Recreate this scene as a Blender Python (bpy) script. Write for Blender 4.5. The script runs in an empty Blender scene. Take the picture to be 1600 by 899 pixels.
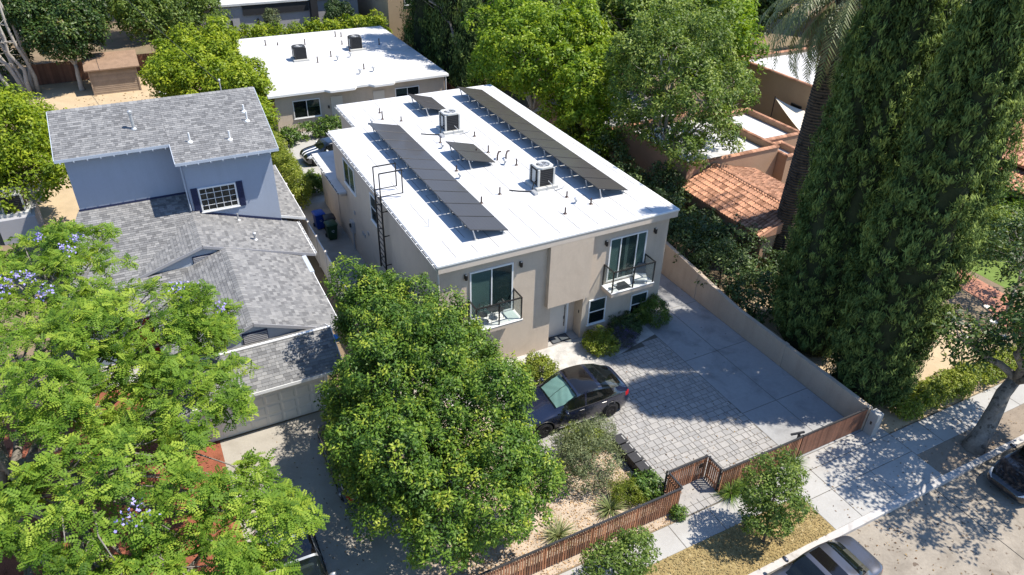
import bpy, math, random
import numpy as np
from mathutils import Matrix, Vector

sc = bpy.context.scene
COL = sc.collection
# ------------------------------------------------------------------ camera
cd = bpy.data.cameras.new('camera')
cam = bpy.data.objects.new('camera', cd); COL.objects.link(cam)
cd.sensor_width = 36.0; cd.lens = 25.618; cd.clip_start = 0.5; cd.clip_end = 900
def cam_matrix(loc, pitch, yaw, roll):
    p, y, r = map(math.radians, (pitch, yaw, roll))
    f = Vector((-math.sin(y)*math.cos(p), math.cos(y)*math.cos(p), -math.sin(p)))
    rt = Vector((math.cos(y), math.sin(y), 0)); up = rt.cross(f)
    r2 = rt*math.cos(r)+up*math.sin(r); u2 = -rt*math.sin(r)+up*math.cos(r)
    m = Matrix((r2, u2, -f)).transposed().to_4x4(); m.translation = loc
    return m
cam.matrix_world = cam_matrix((-8.992, -23.181, 21.283), 33.034, -28.092, 1.575)
sc.camera = cam
# ------------------------------------------------------------------ sky, sun, exposure
SUN = Vector((0.51, -0.24, 1.0)).normalized()            # towards the sun
SUN_EL = math.asin(SUN.z); SUN_AZ = math.atan2(SUN.x, SUN.y)
w = bpy.data.worlds.new('World'); sc.world = w; w.use_nodes = True
nt = w.node_tree; bg = nt.nodes['Background']
sky = nt.nodes.new('ShaderNodeTexSky'); sky.sky_type = 'NISHITA'; sky.sun_disc = False
sky.sun_elevation = SUN_EL; sky.sun_rotation = SUN_AZ; sky.altitude = 100; sky.air_density = 1.0; sky.dust_density = 0.15; sky.ozone_density = 6.0
nt.links.new(sky.outputs[0], bg.inputs[0]); bg.inputs[1].default_value = 0.135
sl = bpy.data.lights.new('sun', 'SUN'); sl.energy = 4.5; sl.angle = math.radians(0.5); sl.color = (1.0, 0.935, 0.83)
so = bpy.data.objects.new('sun', sl); COL.objects.link(so); so.location = (40, -20, 60)
so.rotation_euler = (-SUN).to_track_quat('-Z', 'Y').to_euler()
vs = sc.view_settings; vs.view_transform = 'Standard'; vs.look = 'None'; vs.exposure = 0.82; vs.gamma = 1.0; vs.use_curve_mapping = False
sc.cycles.max_bounces = 6; sc.cycles.diffuse_bounces = 3; sc.cycles.glossy_bounces = 3; sc.cycles.transmission_bounces = 5; sc.cycles.transparent_max_bounces = 8
sc.cycles.caustics_reflective = False; sc.cycles.caustics_refractive = False
sc.cycles.sample_clamp_indirect = 6.0

# ------------------------------------------------------------------ materials
MATS = {}
def nodes_for(name):
    m = bpy.data.materials.new(name); m.use_nodes = True
    t = m.node_tree; b = t.nodes['Principled BSDF']
    MATS[name] = m
    return m, t, b
def sset(b, k, v):
    if k in b.inputs: b.inputs[k].default_value = v
def c4(c): return (c[0], c[1], c[2], 1)
def ramp(t, stops):
    r = t.nodes.new('ShaderNodeValToRGB'); e = r.color_ramp.elements
    while len(e) < len(stops): e.new(0.5)
    for i, (p, c) in enumerate(stops):
        e[i].position = p; e[i].color = c4(c)
    return r
def noise(t, scale, detail=5, rough=.6, vec=None, dist=0):
    n = t.nodes.new('ShaderNodeTexNoise'); n.inputs['Scale'].default_value = scale
    n.inputs['Detail'].default_value = detail; n.inputs['Roughness'].default_value = rough
    n.inputs['Distortion'].default_value = dist
    if vec is not None: t.links.new(vec, n.inputs['Vector'])
    return n
def mixc(t, fac, a, b, mode='MIX'):
    x = t.nodes.new('ShaderNodeMix'); x.data_type = 'RGBA'; x.blend_type = mode
    for sock, v in ((x.inputs['Factor'], fac), (x.inputs['A'], a), (x.inputs['B'], b)):
        pass
    ins = [i for i in x.inputs if i.enabled or True]
    f = x.inputs[0]; A = x.inputs[6]; B = x.inputs[7]
    for s, v in ((f, fac), (A, a), (B, b)):
        if isinstance(v, (int, float)): s.default_value = v
        elif isinstance(v, tuple): s.default_value = c4(v)
        else: t.links.new(v, s)
    return x.outputs[2]
def mat(name, col, rough=.8, var=.12, scale=.8, spec=.3, metal=0., coat=0., bump=0., bscale=40., tint=None, spots=None, grime=None, gscale=.35, fine=14., streak=0.):
    """procedural material: broad + fine noise, optional per-piece tint, dark/pale spots and grime, bump"""
    m, t, b = nodes_for(name)
    pos = t.nodes.new('ShaderNodeNewGeometry').outputs['Position']
    lo = tuple(max(0, c*(1-var)) for c in col); hi = tuple(c*(1+var) for c in col)
    n1 = noise(t, scale, 4, .6, pos); n2 = noise(t, fine, 4, .7, pos)
    mx = t.nodes.new('ShaderNodeMath'); mx.operation = 'MULTIPLY_ADD'
    t.links.new(n2.outputs['Fac'], mx.inputs[0]); mx.inputs[1].default_value = .5
    h = t.nodes.new('ShaderNodeMath'); h.operation = 'MULTIPLY'; t.links.new(n1.outputs['Fac'], h.inputs[0]); h.inputs[1].default_value = .5
    t.links.new(h.outputs[0], mx.inputs[2])
    r = ramp(t, [(.32, lo), (.68, hi)]); t.links.new(mx.outputs[0], r.inputs[0])
    c = r.outputs[0]
    if tint:
        a = t.nodes.new('ShaderNodeAttribute'); a.attribute_name = 'tint'
        r2 = ramp(t, [(i/(len(tint)-1), x) for i, x in enumerate(tint)]); t.links.new(a.outputs['Fac'], r2.inputs[0])
        c = mixc(t, 1.0, c, r2.outputs[0], 'MULTIPLY')
    if grime:
        n3 = noise(t, gscale, 6, .65, pos, .6); r3 = ramp(t, [(.5, (0, 0, 0)), (.72, (1, 1, 1))]); t.links.new(n3.outputs['Fac'], r3.inputs[0])
        mm = t.nodes.new('ShaderNodeMath'); mm.operation = 'MULTIPLY'; t.links.new(r3.outputs[0], mm.inputs[0]); mm.inputs[1].default_value = grime[1]
        c = mixc(t, mm.outputs[0], c, grime[0])
    if streak:
        mp = t.nodes.new('ShaderNodeMapping'); mp.inputs['Scale'].default_value = (1, 1, .22); t.links.new(pos, mp.inputs['Vector'])
        n5 = noise(t, 1.7, 5, .7, mp.outputs[0]); r5 = ramp(t, [(.45, (1, 1, 1)), (.75, (1-streak, 1-streak*1.05, 1-streak*1.1))]); t.links.new(n5.outputs['Fac'], r5.inputs[0])
        c = mixc(t, 1.0, c, r5.outputs[0], 'MULTIPLY')
    if spots:
        n4 = noise(t, spots[1], 2, .5, pos); r4 = ramp(t, [(spots[2], (0, 0, 0)), (min(1, spots[2]+.05), (1, 1, 1))]); t.links.new(n4.outputs['Fac'], r4.inputs[0])
        c = mixc(t, r4.outputs[0], c, spots[0])
    t.links.new(c, b.inputs['Base Color'])
    sset(b, 'Roughness', rough); sset(b, 'Metallic', metal); sset(b, 'Specular IOR Level', spec); sset(b, 'Coat Weight', coat); sset(b, 'Coat Roughness', .04)
    if bump:
        bn = noise(t, bscale, 4, .7, pos); bp = t.nodes.new('ShaderNodeBump'); bp.inputs['Strength'].default_value = min(1, bump); bp.inputs['Distance'].default_value = .02
        t.links.new(bn.outputs['Fac'], bp.inputs['Height']); t.links.new(bp.outputs[0], b.inputs['Normal'])
    return m
def foliage(name, stops, rough=.5, trans=.3, spec=.35):
    m, t, b = nodes_for(name)
    a = t.nodes.new('ShaderNodeAttribute'); a.attribute_name = 'tint'
    r = ramp(t, stops); t.links.new(a.outputs['Fac'], r.inputs[0])
    t.links.new(r.outputs[0], b.inputs['Base Color']); sset(b, 'Roughness', rough); sset(b, 'Specular IOR Level', spec)
    tr = t.nodes.new('ShaderNodeBsdfTranslucent')
    tc = mixc(t, 1.0, r.outputs[0], (1.25, 1.3, .55), 'MULTIPLY'); t.links.new(tc, tr.inputs[0])
    ms = t.nodes.new('ShaderNodeMixShader'); ms.inputs[0].default_value = trans
    t.links.new(b.outputs[0], ms.inputs[1]); t.links.new(tr.outputs[0], ms.inputs[2])
    t.links.new(ms.outputs[0], t.nodes['Material Output'].inputs[0])
    return m
def glass(name, tintc=(.05, .07, .08), clear=.25, rough=.02, tcol=(.80, .88, .86)):
    """window glass: mostly a dark reflecting pane, partly see-through"""
    m, t, b = nodes_for(name)
    pos = t.nodes.new('ShaderNodeNewGeometry').outputs['Position']
    n = noise(t, .8, 2, .5, pos); bp = t.nodes.new('ShaderNodeBump'); bp.inputs['Strength'].default_value = .06; bp.inputs['Distance'].default_value = .1
    t.links.new(n.outputs['Fac'], bp.inputs['Height']); t.links.new(bp.outputs[0], b.inputs['Normal'])
    sset(b, 'Base Color', c4(tintc)); sset(b, 'Roughness', rough); sset(b, 'Specular IOR Level', .8)
    tb = t.nodes.new('ShaderNodeBsdfTransparent'); tb.inputs[0].default_value = c4(tcol)
    ms = t.nodes.new('ShaderNodeMixShader'); ms.inputs[0].default_value = clear
    t.links.new(b.outputs[0], ms.inputs[1]); t.links.new(tb.outputs[0], ms.inputs[2])
    t.links.new(ms.outputs[0], t.nodes['Material Output'].inputs[0])
    return m

mat('earth', (.20, .15, .10), .95, .3, .5, bump=.6, bscale=12, grime=((.10, .11, .05), .6), gscale=.25)
mat('concrete', (.36, .35, .33), .85, .10, .9, bump=.15, bscale=60, grime=((.28, .26, .24), .55), gscale=.6)
mat('concrete_drive', (.29, .29, .29), .8, .10, .8, bump=.15, bscale=60, fine=6, grime=((.15, .15, .15), .75), gscale=.75, spots=((.12, .115, .11), 3.4, .70))  # base colour set darker so the drive reads as shaded; grime and spots are stains
mat('concrete_tan', (.33, .305, .265), .85, .12, .8, bump=.2, bscale=50, grime=((.20, .18, .15), .6), gscale=.5)
mat('street', (.275, .24, .195), .9, .2, 1.1, bump=.5, bscale=24, fine=9, grime=((.17, .145, .115), .85), gscale=.8, spots=((.13, .10, .075), 4.5, .66))
mat('kerb', (.44, .42, .40), .85, .14, 1.2, bump=.2, grime=((.2, .18, .16), .6), gscale=1.4)
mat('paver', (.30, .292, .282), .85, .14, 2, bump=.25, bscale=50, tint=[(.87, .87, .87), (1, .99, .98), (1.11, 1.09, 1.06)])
mat('paver_joint', (.12, .108, .09), .95, .2, 4)
mat('gravel', (.43, .35, .27), .95, .38, 1.6, bump=1, bscale=28, fine=24, grime=((.22, .16, .10), .5), gscale=.8)
mat('white_gravel', (.44, .425, .40), .95, .4, 2, bump=1, bscale=30, fine=30)
mat('mulch_red', (.235, .08, .045), .95, .45, 1.5, bump=1, bscale=20, fine=22)
mat('dry_grass', (.27, .205, .09), .95, .35, 1.6, bump=.8, bscale=30, fine=9, grime=((.20, .17, .08), .7), gscale=1.1, spots=((.40, .32, .17), 6, .62))
mat('dry_blade', (.30, .22, .10), .9, .2, 6, tint=[(.5, .5, .4), (1, 1, 1), (1.35, 1.3, 1.2)])
mat('dirt', (.24, .195, .15), .95, .25, 1.4, bump=.7, bscale=25, fine=20)
mat('tan_dirt', (.43, .33, .21), .95, .2, .8, bump=.6, bscale=20, fine=16)
mat('lawn', (.13, .19, .04), .95, .35, 1.6, bump=1, bscale=40, fine=30)
mat('chips', (.42, .30, .18), .9, .3, 6, tint=[(.5, .42, .35), (1, .95, .9), (1.35, 1.25, 1.1)])
mat('stucco_beige', (.56, .465, .37), .92, .07, .7, bump=.35, bscale=45, streak=.09, grime=((.45, .36, .28), .5), gscale=.7)
mat('stucco_tan', (.44, .36, .28), .92, .1, .7, bump=.35, bscale=45, streak=.14)
mat('fascia', (.58, .50, .42), .85, .06, .9, streak=.07)
mat('roof_white', (.535, .535, .54), .75, .05, .7, bump=.08, bscale=18, grime=((.44, .435, .42), .8), gscale=.5, spots=((.38, .37, .36), 2.3, .69))
mat('roof_seam', (.24, .235, .23), .85, .25, 3)
mat('white_paint', (.74, .74, .73), .5, .05, 2)
mat('garage_panel', (.62, .58, .52), .5, .04, 2)
mat('cream_door', (.62, .57, .50), .5, .04, 2)
mat('vinyl_white', (.72, .66, .60), .45, .04, 1.2)
mat('black_metal', (.015, .014, .014), .4, .1, 4, spec=.5)
mat('bronze_metal', (.05, .028, .02), .45, .2, 4, spec=.5)
mat('grey_metal', (.42, .42, .42), .35, .1, 4, metal=.8)
mat('galv_metal', (.5, .51, .52), .45, .12, 5, metal=.5)
mat('ac_white', (.46, .46, .44), .5, .08, 5)
mat('ac_dark', (.035, .036, .038), .6, .2, 8)
mat('solar_cell', (.055, .049, .046), .3, .06, 1.5, spec=.35, coat=.15)
mat('solar_frame', (.03, .03, .032), .35, .1, 4, spec=.5)
mat('solar_line', (.068, .06, .056), .5, .1, 4)
mat('wood_slat', (.29, .145, .085), .6, .28, 3, bump=.2, bscale=20, tint=[(.6, .55, .52), (1, 1, 1), (1.6, 1.45, 1.3)], spec=.3)
mat('wood_gate', (.18, .086, .054), .6, .25, 2.5, bump=.15, bscale=20, tint=[(.75, .7, .68), (1, 1, 1), (1.3, 1.25, 1.2)])
mat('stucco_blue', (.345, .39, .47), .9, .05, .8, bump=.3, bscale=45, streak=.07)
mat('stucco_blue_light', (.40, .445, .51), .9, .05, .8, streak=.06)
mat('navy', (.02, .028, .075), .55, .1, 3)
mat('shingle', (.195, .195, .196), .93, .10, 2.2, bump=.5, bscale=110, fine=60, tint=[(.68, .68, .69), (.85, .85, .86), (1.0, 1.0, 1.0), (1.14, 1.13, 1.12), (1.28, 1.27, 1.25)])
mat('underlay', (.12, .12, .12), .95, .15, 3)
mat('clay', (.36, .19, .12), .85, .2, 4, bump=.3, bscale=50, tint=[(.6, .55, .5), (1, 1, 1), (1.35, 1.3, 1.25)])
mat('stucco_orange', (.40, .255, .165), .92, .1, .8, bump=.2, bscale=80)
mat('stucco_sand', (.39, .295, .195), .92, .1, .8, bump=.2, bscale=80)
mat('flat_roof', (.52, .52, .52), .85, .14, .5, grime=((.30, .29, .28), .7), gscale=.4)
mat('grey_stucco', (.34, .34, .36), .9, .06, .6)
mat('dark_trim', (.03, .03, .033), .5, .1, 3)
mat('shed_board', (.30, .225, .165), .9, .2, 2, tint=[(.8, .8, .8), (1, 1, 1), (1.2, 1.2, 1.15)])
mat('shed_roof', (.25, .165, .11), .95, .25, 1.5, bump=.6, bscale=30)
mat('bark', (.13, .10, .075), .95, .35, 3, bump=.9, bscale=22)
mat('bark_pale', (.36, .33, .29), .95, .3, 3, bump=.9, bscale=22)
mat('bark_grey', (.20, .18, .155), .95, .45, 3, bump=1, bscale=14, fine=10, spots=((.09, .08, .07), 5, .6))
mat('palm_bark', (.085, .064, .048), .95, .5, 3, bump=1, bscale=9, fine=7, spots=((.03, .024, .02), 4, .58))
mat('rubber', (.018, .018, .018), .75, .15, 8)
mat('rim_dark', (.055, .055, .06), .35, .1, 8, metal=.7)
mat('rim_silver', (.45, .45, .46), .3, .1, 8, metal=.9)
mat('paint_black', (.006, .007, .011), .22, .05, 2, spec=.5, coat=1.0)
mat('paint_navy', (.008, .011, .028), .22, .05, 2, spec=.5, coat=1.0)
mat('paint_grey', (.115, .118, .14), .32, .05, 2, metal=.7, coat=.9)
mat('paint_silver', (.42, .44, .46), .32, .05, 2, metal=.6, coat=.9)
mat('plastic_black', (.02, .02, .02), .5, .1, 6)
mat('tail_red', (.35, .01, .01), .15, .1, 8, coat=1)
mat('head_lamp', (.55, .57, .6), .12, .05, 8, coat=1)
mat('sunshade', (.40, .60, .55), .55, .1, 3)
mat('bin_blue', (.015, .06, .30), .45, .06, 4)
mat('bin_green', (.02, .055, .025), .45, .08, 4)
mat('bin_black', (.02, .02, .022), .45, .08, 4)
mat('planter', (.035, .034, .035), .55, .12, 5)
mat('soil', (.05, .035, .025), .95, .3, 9)
mat('lamp_glow', (.75, .70, .60), .3, .02, 8)
mat('cushion', (.09, .10, .11), .9, .15, 6)
mat('cushion_white', (.66, .66, .64), .85, .06, 6)
mat('sail_cloth', (.66, .60, .50), .85, .05, 2)
mat('blind', (.54, .62, .60), .7, .08, 2)
mat('interior', (.045, .05, .05), .9, .2, 2)
mat('curtain', (.46, .47, .45), .85, .08, 6)
mat('tape_blue', (.03, .22, .62), .6, .05, 6)
mat('red_door', (.28, .015, .012), .5, .1, 3)
mat('flower_purple', (.34, .30, .62), .7, .25, 12)
mat('flower_lavender', (.13, .10, .33), .8, .3, 12)
mat('flower_white', (.78, .76, .68), .6, .05, 12)
mat('flower_pink', (.62, .38, .52), .7, .2, 12)
mat('brick_path', (.36, .17, .11), .9, .2, 3, tint=[(.75, .7, .7), (1, 1, 1), (1.25, 1.2, 1.2)])
mat('cable', (.02, .02, .02), .6, .1, 3)
glass('pane', (.012, .017, .018), .52)
glass('pane_teal', (.03, .055, .055), .66)
glass('rail_glass', (.20, .22, .22), .88, tcol=(.95, .97, .965))
glass('car_glass', (.006, .008, .008), .25)
glass('car_glass_clear', (.02, .03, .03), .72)
glass('car_roof_glass', (.008, .007, .007), .04, .06)
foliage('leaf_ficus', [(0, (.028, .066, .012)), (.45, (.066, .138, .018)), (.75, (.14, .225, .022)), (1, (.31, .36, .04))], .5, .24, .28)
foliage('leaf_jacaranda', [(0, (.055, .12, .014)), (.5, (.155, .26, .028)), (1, (.34, .43, .055))], .6, .40, .2)
foliage('leaf_cypress', [(0, (.034, .060, .020)), (.5, (.095, .145, .042)), (1, (.23, .29, .075))], .75, .18, .12)
mat('cypress_core', (.022, .030, .012), .98, .4, 3, bump=1, bscale=6)  # inner branch mass, colour darkened so gaps between tufts read as shade
foliage('leaf_bright', [(0, (.06, .13, .012)), (.5, (.19, .29, .02)), (1, (.40, .46, .035))], .5, .38, .3)
foliage('leaf_mid', [(0, (.045, .085, .016)), (.5, (.13, .20, .036)), (1, (.31, .37, .085))], .5, .34, .3)
foliage('leaf_magnolia', [(0, (.018, .042, .010)), (.5, (.05, .095, .02)), (.85, (.14, .19, .04)), (1, (.20, .13, .05))], .45, .2, .28)
foliage('leaf_lime', [(0, (.07, .13, .010)), (.5, (.20, .28, .018)), (1, (.42, .46, .035))], .5, .36, .25)
foliage('leaf_dark', [(0, (.022, .046, .014)), (.6, (.055, .095, .025)), (1, (.13, .18, .045))], .5, .2, .35)
foliage('leaf_olive', [(0, (.075, .10, .045)), (.5, (.15, .18, .08)), (1, (.28, .31, .15))], .6, .2, .3)
foliage('leaf_shrub', [(0, (.03, .075, .014)), (.5, (.09, .17, .025)), (1, (.22, .30, .05))], .45, .28, .4)
foliage('leaf_lemon', [(0, (.09, .14, .015)), (.5, (.20, .25, .03)), (1, (.36, .38, .06))], .5, .35, .3)
foliage('leaf_strap', [(0, (.09, .13, .04)), (.5, (.20, .24, .09)), (1, (.42, .42, .22))], .5, .25, .3)
foliage('leaf_lav', [(0, (.05, .07, .04)), (.5, (.10, .11, .09)), (.75, (.11, .09, .22)), (1, (.20, .15, .42))], .7, .2, .2)
foliage('frond', [(0, (.05, .075, .025)), (.5, (.12, .15, .055)), (1, (.24, .25, .10))], .45, .2, .4)
foliage('frond_dry', [(0, (.10, .07, .045)), (.6, (.22, .16, .10)), (1, (.34, .26, .17))], .8, .15, .15)
foliage('litter', [(0, (.07, .04, .02)), (.6, (.18, .10, .05)), (1, (.32, .22, .10))], .8, .1, .15)

# ------------------------------------------------------------------ mesh helpers
OFF = {}
def make_obj(name, me, parent=None, loc=(0, 0, 0)):
    o = bpy.data.objects.new(name, me); COL.objects.link(o)
    if parent is not None: o.parent = parent
    o.location = loc
    return o
def thing(name, loc, label, cat, group=None, rz=0):
    o = bpy.data.objects.new(name, None); COL.objects.link(o); o.empty_display_size = .3
    o.location = loc; o.rotation_euler = (0, 0, rz)
    OFF[o.name] = Vector(loc) if rz == 0 else Vector((0, 0, 0))
    return tag(o, label, cat, group)
def tag(o, label=None, cat=None, group=None, kind=None):
    if label: o['label'] = label
    if cat: o['category'] = cat
    if group: o['group'] = group
    if kind: o['kind'] = kind
    return o
def offset_of(parent):
    while parent is not None:
        if parent.name in OFF: return OFF[parent.name]
        parent = parent.parent
    return Vector((0, 0, 0))
def copy_tree(o, loc=None, rz=None, parent=None, scale=None):
    c = o.copy(); COL.objects.link(c); c.parent = parent
    if loc is not None: c.location = loc
    if rz is not None: c.rotation_euler = (0, 0, rz)
    if scale is not None: c.scale = scale
    for ch in o.children: copy_tree(ch, parent=c)
    return c
class MB:
    """collects polygons in world (or thing) space, builds ONE mesh object"""
    def __init__(s): s.v = []; s.f = []; s.t = []; s.cur = .5
    def add(s, vs, fs):
        n = len(s.v); s.v += [tuple(p) for p in vs]
        s.f += [tuple(i+n for i in f) for f in fs]; s.t += [s.cur]*len(fs)
        return s
    def box(s, x0, x1, y0, y1, z0, z1):
        return s.add([(x0, y0, z0), (x1, y0, z0), (x1, y1, z0), (x0, y1, z0), (x0, y0, z1), (x1, y0, z1), (x1, y1, z1), (x0, y1, z1)],
                     [(0, 3, 2, 1), (4, 5, 6, 7), (0, 1, 5, 4), (1, 2, 6, 5), (2, 3, 7, 6), (3, 0, 4, 7)])
    def bbox(s, x0, x1, y0, y1, z0, z1, b=.01):
        """box with a chamfered top"""
        vs = [(x0, y0, z0), (x1, y0, z0), (x1, y1, z0), (x0, y1, z0), (x0, y0, z1-b), (x1, y0, z1-b), (x1, y1, z1-b), (x0, y1, z1-b),
              (x0+b, y0+b, z1), (x1-b, y0+b, z1), (x1-b, y1-b, z1), (x0+b, y1-b, z1)]
        return s.add(vs, [(0, 3, 2, 1), (8, 9, 10, 11), (0, 1, 5, 4), (1, 2, 6, 5), (2, 3, 7, 6), (3, 0, 4, 7), (4, 5, 9, 8), (5, 6, 10, 9), (6, 7, 11, 10), (7, 4, 8, 11)])
    def prism(s, poly, z0, z1):
        n = len(poly)
        a = sum(poly[i][0]*poly[(i+1) % n][1]-poly[(i+1) % n][0]*poly[i][1] for i in range(n))
        if a < 0: poly = poly[::-1]
        return s.add([(x, y, z0) for x, y in poly]+[(x, y, z1) for x, y in poly],
                     [tuple(range(n-1, -1, -1)), tuple(range(n, 2*n))]+[(i, (i+1) % n, (i+1) % n+n, i+n) for i in range(n)])
    def slab(s, pts, n, th):
        """polygon pts (3D, ccw seen along -n) thickened downwards by th"""
        k = len(pts); nn = Vector(n).normalized()*th
        return s.add([tuple(p) for p in pts]+[tuple(Vector(p)-nn) for p in pts],
                     [tuple(range(k)), tuple(range(2*k-1, k-1, -1))]+[(i, i+k, (i+1) % k+k, (i+1) % k) for i in range(k)])
    def tube(s, pts, rad, n=6, caps=True):
        pts = [Vector(p) for p in pts]
        if not isinstance(rad, (list, tuple)): rad = [rad]*len(pts)
        base = len(s.v); ref = None; rows = []
        for i, p in enumerate(pts):
            d = (pts[min(i+1, len(pts)-1)]-pts[max(i-1, 0)])
            d = d.normalized() if d.length > 1e-9 else Vector((0, 0, 1))
            if ref is None: ref = Vector((1, 0, 0)) if abs(d.x) < .9 else Vector((0, 1, 0))
            a = (ref-d*ref.dot(d)).normalized(); b = d.cross(a); ref = a
            rows.append([tuple(p+(a*math.cos(t)+b*math.sin(t))*rad[i]) for t in (2*math.pi*k/n for k in range(n))])
        vs = [q for r in rows for q in r]
        fs = [(i*n+k, i*n+(k+1) % n, (i+1)*n+(k+1) % n, (i+1)*n+k) for i in range(len(pts)-1) for k in range(n)]
        if caps: fs += [tuple(range(n-1, -1, -1)), tuple(range((len(pts)-1)*n, len(pts)*n))]
        return s.add(vs, fs)
    def bar(s, a, b, w, h=None):
        """square bar between two points"""
        h = h or w; a = Vector(a); b = Vector(b); d = (b-a).normalized()
        u = d.cross(Vector((0, 0, 1)));  u = u.normalized() if u.length > 1e-4 else Vector((1, 0, 0))
        v = u.cross(d).normalized(); u = u*w/2; v = v*h/2
        vs = [a-u-v, a+u-v, a+u+v, a-u+v, b-u-v, b+u-v, b+u+v, b-u+v]
        return s.add(vs, [(0, 1, 2, 3), (7, 6, 5, 4), (0, 4, 5, 1), (1, 5, 6, 2), (2, 6, 7, 3), (3, 7, 4, 0)])
    def lathe(s, c, prof, n=16, axis='z'):
        vs = []
        for r, h in prof:
            for k in range(n):
                t = 2*math.pi*k/n; x, y = r*math.cos(t), r*math.sin(t)
                p = (x, y, h) if axis == 'z' else ((x, h, y) if axis == 'y' else (h, x, y))
                vs.append((c[0]+p[0], c[1]+p[1], c[2]+p[2]))
        fs = [(i*n+k, i*n+(k+1) % n, (i+1)*n+(k+1) % n, (i+1)*n+k) for i in range(len(prof)-1) for k in range(n)]
        fs += [tuple(range(n-1, -1, -1)), tuple(range((len(prof)-1)*n, len(prof)*n))]
        return s.add(vs, fs)
    def mesh(s, name, m=None, smooth=False, off=None):
        me = bpy.data.meshes.new(name)
        v = s.v if off is None else [(x-off[0], y-off[1], z-off[2]) for x, y, z in s.v]
        me.from_pydata(v, [], s.f)
        at = me.attributes.new('tint', 'FLOAT', 'FACE'); at.data.foreach_set('value', s.t)
        if m: me.materials.append(MATS[m])
        if smooth: me.polygons.foreach_set('use_smooth', [True]*len(me.polygons))
        me.update()
        return me
    def build(s, name, m, parent=None, smooth=False, base=None):
        off = offset_of(parent) if parent is not None else (base or (0, 0, 0))
        me = s.mesh(name, m, smooth, off)
        o = make_obj(name, me, parent)
        if parent is None and base: o.location = base; OFF[o.name] = Vector(base)
        return o
def structure(name, mb, m):
    o = mb.build(name, m); o['kind'] = 'structure'; return o
def sheet(poly, z): return MB().prism(poly, z-.05, z)
def rect(x0, x1, y0, y1): return [(x0, y0), (x1, y0), (x1, y1), (x0, y1)]
def inst(name, me, parent, loc, rot=None):
    o = bpy.data.objects.new(name, me); COL.objects.link(o); o.parent = parent
    off = offset_of(parent); o.location = (loc[0]-off[0], loc[1]-off[1], loc[2]-off[2])
    if rot is not None: o.rotation_euler = rot
    return o
def np_mesh(name, V, F, tint, m, smooth=False):
    V = np.asarray(V, np.float32); F = np.asarray(F, np.int32); k = F.shape[1]
    me = bpy.data.meshes.new(name)
    me.vertices.add(len(V)); me.vertices.foreach_set('co', V.ravel())
    me.loops.add(F.size); me.loops.foreach_set('vertex_index', F.ravel())
    me.polygons.add(len(F)); me.polygons.foreach_set('loop_start', np.arange(0, F.size, k, dtype=np.int32))
    me.update(calc_edges=True)
    at = me.attributes.new('tint', 'FLOAT', 'FACE'); at.data.foreach_set('value', np.asarray(tint, np.float32))
    me.materials.append(MATS[m])
    return me
# ------------------------------------------------------------------ setting: ground, street, paving
R0 = random.Random(7)
structure('ground', MB().box(-220, 300, -13.71, 300, -.4, 0), 'earth')
structure('street', MB().box(-220, 300, -80, -13.70, -.5, -.13), 'street')
kb = MB().box(-220, 300, -13.72, -13.46, -.45, .022)
structure('kerb', kb, 'kerb')
structure('street_joint', MB().box(14.72, 14.75, -40, -13.8, -.14, -.1265).box(-200, 290, -18.52, -18.49, -.14, -.1265), 'rubber')
structure('mulch_bed', sheet(rect(-34, -9.3, -11.75, 6.0), .004), 'mulch_red')
structure('neighbour_driveway', sheet(rect(-9.3, -4.3, -13.45, .62), .006), 'concrete_tan')
structure('gravel_yard', sheet(rect(-4.3, 4.72, -10.55, -1.2), .004), 'gravel')
structure('side_passage', sheet(rect(-2.15, .2, -1.2, 20), .004), 'concrete_tan')
structure('back_patio', sheet(rect(-.9, 14.6, 20.0, 32.6), .006), 'concrete')
structure('dirt_yard', sheet(rect(-17, -2.6, 21, 53), .004), 'tan_dirt')
structure('parkway_grass', sheet(rect(-4.3, 9.64, -13.46, -11.7), .010), 'dry_grass')
structure('tree_well', sheet(rect(15.52, 60, -13.46, -12.27), .004), 'dirt')
structure('neighbour_yard', sheet(rect(15.0, 26, -10.9, -1), .004), 'tan_dirt')
structure('neighbour_lawn', sheet(rect(31, 46, -6, 1.5), .004), 'lawn')
structure('white_gravel_bed', sheet([(-.2, -2.0), (-.2, .4), (7.3, .9), (8.4, .3), (11.5, .3), (11.5, -.9), (8.0, -1.7), (6.2, -1.9)], .012), 'white_gravel')

def slab_field(name, base_rect, slabs, m, z=.014, gap=.012, base_m='paver_joint'):
    base = structure(name, sheet(rect(*base_rect), z-.008), base_m)
    for (x0, x1, y0, y1) in slabs:
        cx, cy = (x0+x1)/2, (y0+y1)/2
        me = MB().bbox(x0-cx+gap, x1-cx-gap, y0-cy+gap, y1-cy-gap, -.04, 0, .008).mesh('slab', m)
        inst('slab', me, base, (cx, cy, z+R0.uniform(-.0015, .0015)))
    return base
xs = [4.31+1.8*k for k in range(-24, 3)]
sw = [(a, b, -11.7, -10.62) for a, b in zip(xs, xs[1:])]+[(xs[-1], 9.64, -11.7, -10.62)]
slab_field('sidewalk', (xs[0], 9.64, -11.7, -10.62), sw, 'concrete')
slab_field('driveway_apron', (9.64, 15.52, -13.46, -10.3), [(a, b, c, d) for a, b in ((9.64, 11.0), (11.0, 13.1), (13.1, 15.52)) for c, d in ((-13.46, -12.03), (-12.03, -10.95))]+[(9.64, 12.4, -10.95, -10.3), (12.4, 15.52, -10.95, -10.3)], 'concrete', z=.016)
xr = [15.52+1.7*k for k in range(16)]
slab_field('sidewalk_far', (15.52, xr[-1], -12.27, -10.95), [(a, b, -12.27, -10.95) for a, b in zip(xr, xr[1:])], 'concrete', z=.014)
ys = [-10.3, -7.3, -3.4, .4, 4.2, 8, 12, 16, 20]
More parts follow.
